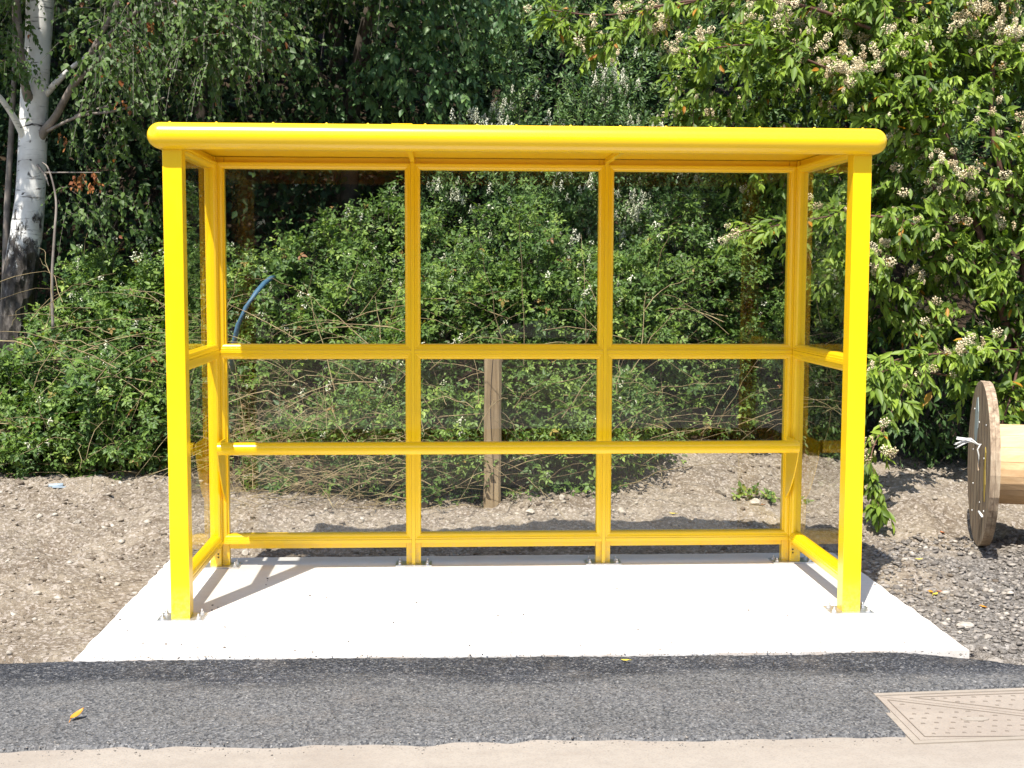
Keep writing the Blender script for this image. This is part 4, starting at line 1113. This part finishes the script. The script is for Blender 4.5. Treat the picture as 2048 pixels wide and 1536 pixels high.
# hanging twig sprays
def hanging(n, u, v, Y, L0, L1):
    q = [at(R.uniform(*u), R.uniform(*v), R.uniform(*Y)) for _ in range(n)]
    return np.array(q), nrm(np.stack([R.normal(size=n) * .5 + .25, R.normal(size=n) * .45 - .2, R.uniform(-.9, .25, n)], -1)), R.uniform(L0, L1, n), R.uniform(.3, .9, n)
hs = [hanging(380, (180, 470), (-120, 150), (3.6, 4.8), .15, .5), hanging(200, (330, 560), (-60, 100), (3.6, 4.5), .15, .45), hanging(90, (130, 330), (60, 320), (4.3, 5.2), .12, .35),
      hanging(50, (-20, 50), (-60, 150), (4.4, 4.8), .1, .3), hanging(60, (110, 330), (350, 460), (4.4, 5.0), .12, .35)]
e = tuple(np.concatenate([h[i] for h in hs]) for i in range(4))
# canopy above the picture, the part of the crown that shades what hangs below it
nc = 2600; cc = np.stack([R.uniform(-5.6, -.2, nc), R.uniform(3.6, 6.8, nc), R.uniform(3.9, 5.8, nc)], -1)
e = tuple(np.concatenate([a_, b_]) for a_, b_ in zip(e, (cc, nrm(R.normal(size=(nc, 3)) + np.array([0, 0, -.5])), R.uniform(.3, .6, nc), R.uniform(.2, .7, nc))))
P, A, N, S, rn, paths = shoots(*e[:3], 12, e[3], .9, .75, .052)
big = P[:, 2] > 3.95; S = np.where(big, S * 1.7, S)
foliage(bt, 'crown', BI_LEAF, BIR, P, A, N, S, rn); V, Fm = stems(paths, np.full(len(paths), .0018), .0009); trimesh('twigs', V, Fm, GREYTWIG, bt)
# withered russet sprays
q = [at(u, v, Y) for u, v, Y in ((150, 352, 4.5), (160, 345, 4.5), (190, 340, 4.4), (180, 360, 4.4), (300, 40, 3.9), (450, 20, 3.8), (275, 85, 4.1), (130, 270, 4.7), (238, 195, 4.3), (445, 45, 3.8))]
q = np.repeat(np.array(q), 3, 0) + R.normal(size=(30, 3)) * .015
P, A, N, S, rn, paths = shoots(q, nrm(R.normal(size=(30, 3)) * .4 + np.array([0, 0, -1])), R.uniform(.05, .12, 30), 6, np.full(30, .2), .8, .6, .04)
foliage(bt, 'withered_leaves', DEAD_LEAF, BIR, P, A, N, S, R.random(len(P)))
# thin young stems by the birch
yt = thing('young_birch', (at(12, 640, 5.3).x, 5.3, .3), 'slender young birch stem standing left of the big birch trunk', 'tree')
tubes_part(yt, 'trunk', [branch([(4, 700, 5.3), (10, 560, 5.3), (14, 420, 5.3), (24, 240, 5.3), (30, 100, 5.3), (26, -60, 5.3), (20, -300, 5.3)], [.03, .028, .026, .023, .02, .018, .014])], GREYTWIG, 10)
B_, T_ = along([branch([(24, 240, 5.3), (30, 100, 5.3), (26, -60, 5.3)], [.02, .01])], 26, .06)
P, A, N, S, rn, paths = shoots(B_, nrm(R.normal(size=(26, 3)) + np.array([0, -.2, 0])), R.uniform(.15, .4, 26), 8, R.uniform(.2, .6, 26), .9, .6, .045)
foliage(yt, 'crown', BI_LEAF, BIR, P, A, N, S, rn)
sp_ = thing('sapling', (at(108, 640, 4.1).x, 4.1, .2), 'thin bare grey sapling stem rising from the brambles right of the birch base', 'sapling')
tubes_part(sp_, 'stem', [branch([(106, 660, 4.1), (104, 560, 4.1), (109, 470, 4.12), (112, 400, 4.15), (98, 340, 4.2), (85, 325, 4.3)], [.012, .011, .010, .008, .006, .004])], GREYTWIG, 8)

# weeds at the foot of the heap ------------------------------------------
for i, (u, v, n_, lab) in enumerate(((1540, 1000, 16, 'clump of green weeds on the earth behind the right bay near the corner post'), (1490, 992, 10, 'small pale weed tuft behind the right bay'), (560, 985, 9, 'small grey green weed on the soil behind the left bay'), (1215, 985, 12, 'leafy weed at the bush foot behind the middle bay'), (940, 990, 14, 'straw tuft and green shoots left of the wooden stake'))):
    q = onground(u, v); tw = thing('weed', q, lab, 'weed')
    B_ = np.repeat(np.array([q]), n_, 0) + R.normal(size=(n_, 3)) * np.array([.05, .03, .0])
    P, A, N, S, rn, paths = shoots(B_, nrm(R.normal(size=(n_, 3)) * .8 + np.array([0, -.1, .8])), R.uniform(.06, .16, n_), 6, R.uniform(.2, .6, n_), .8, .2, .045)
    foliage(tw, 'leaves', BR_LEAF if i != 2 else PR_LEAF, OVA, P, A, N, S, np.clip(rn + .2, 0, .97)); V, Fm = stems(paths, np.full(n_, .002), .001); trimesh('stems', V, Fm, CANE, tw)

# dark wood behind --------------------------------------------------------
def wood(n, x, y, z, size):
    P = np.stack([R.uniform(*x, n), R.uniform(*y, n), R.uniform(*z, n)], -1)
    cn = np.sin(P[:, 0] * 2.1 + np.sin(P[:, 2] * 1.9)) * np.sin(P[:, 2] * 2.6 + P[:, 1] * 1.3)
    P = P[(cn + R.uniform(-1, 1, n) > -.75) & (P[:, 2] > gz(P[:, 0], P[:, 1]))]
    m = len(P); A = nrm(R.normal(size=(m, 3)) * .7 + np.array([0, -.2, -.6])); N = np.array([0, -.5, .8]) + R.normal(size=(m, 3)) * .6
    return P, A, N, size * R.uniform(.6, 1.3, m), np.clip(R.normal(size=m) * .22 + .45, 0, 1)
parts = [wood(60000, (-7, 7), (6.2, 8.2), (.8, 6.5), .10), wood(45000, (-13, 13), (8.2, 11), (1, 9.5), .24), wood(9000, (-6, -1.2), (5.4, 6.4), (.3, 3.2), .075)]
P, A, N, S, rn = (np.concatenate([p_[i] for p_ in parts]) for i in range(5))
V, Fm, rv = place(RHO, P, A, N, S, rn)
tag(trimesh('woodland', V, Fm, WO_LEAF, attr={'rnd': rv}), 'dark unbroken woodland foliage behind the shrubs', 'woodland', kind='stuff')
for i, (x, y, r_, lean, lab) in enumerate(((-2.6, 6.3, .07, .2, 'shaded slim tree trunk in the dark wood right of the birch'), (-1.3, 6.8, .09, -.1, 'shaded tree trunk in the dark wood above the left bay'), (3.2, 7.2, .1, .1, 'dim tree trunk in the wood behind the cotoneaster'), (.8, 7.6, .1, .3, 'dim leaning trunk in the wood above the roof centre'))):
    z0 = float(gz(x, y)); m = MB(); m.tube(smooth_path([(x, y, z0 - .1), (x + lean * .3, y, z0 + 1.5), (x + lean, y + .1, z0 + 3.5), (x + lean * 1.4, y, z0 + 6)]), [r_ * (1 - .5 * k / 15) for k in range(16)], 10)
    t_ = thing('wood_tree', (x, y, z0), lab, 'tree'); m.build('trunk', TWIG, t_)

# trees across the road, seen only in the glazing ---------------------------
n = 70000
P = np.stack([R.uniform(-15, 15, n), R.uniform(-25, -20.5, n), R.uniform(0, 1, n) * 6.5], -1); P[:, 2] += np.sin(P[:, 0] * .9) * .6
P = P[P[:, 2] > 0]; n = len(P)
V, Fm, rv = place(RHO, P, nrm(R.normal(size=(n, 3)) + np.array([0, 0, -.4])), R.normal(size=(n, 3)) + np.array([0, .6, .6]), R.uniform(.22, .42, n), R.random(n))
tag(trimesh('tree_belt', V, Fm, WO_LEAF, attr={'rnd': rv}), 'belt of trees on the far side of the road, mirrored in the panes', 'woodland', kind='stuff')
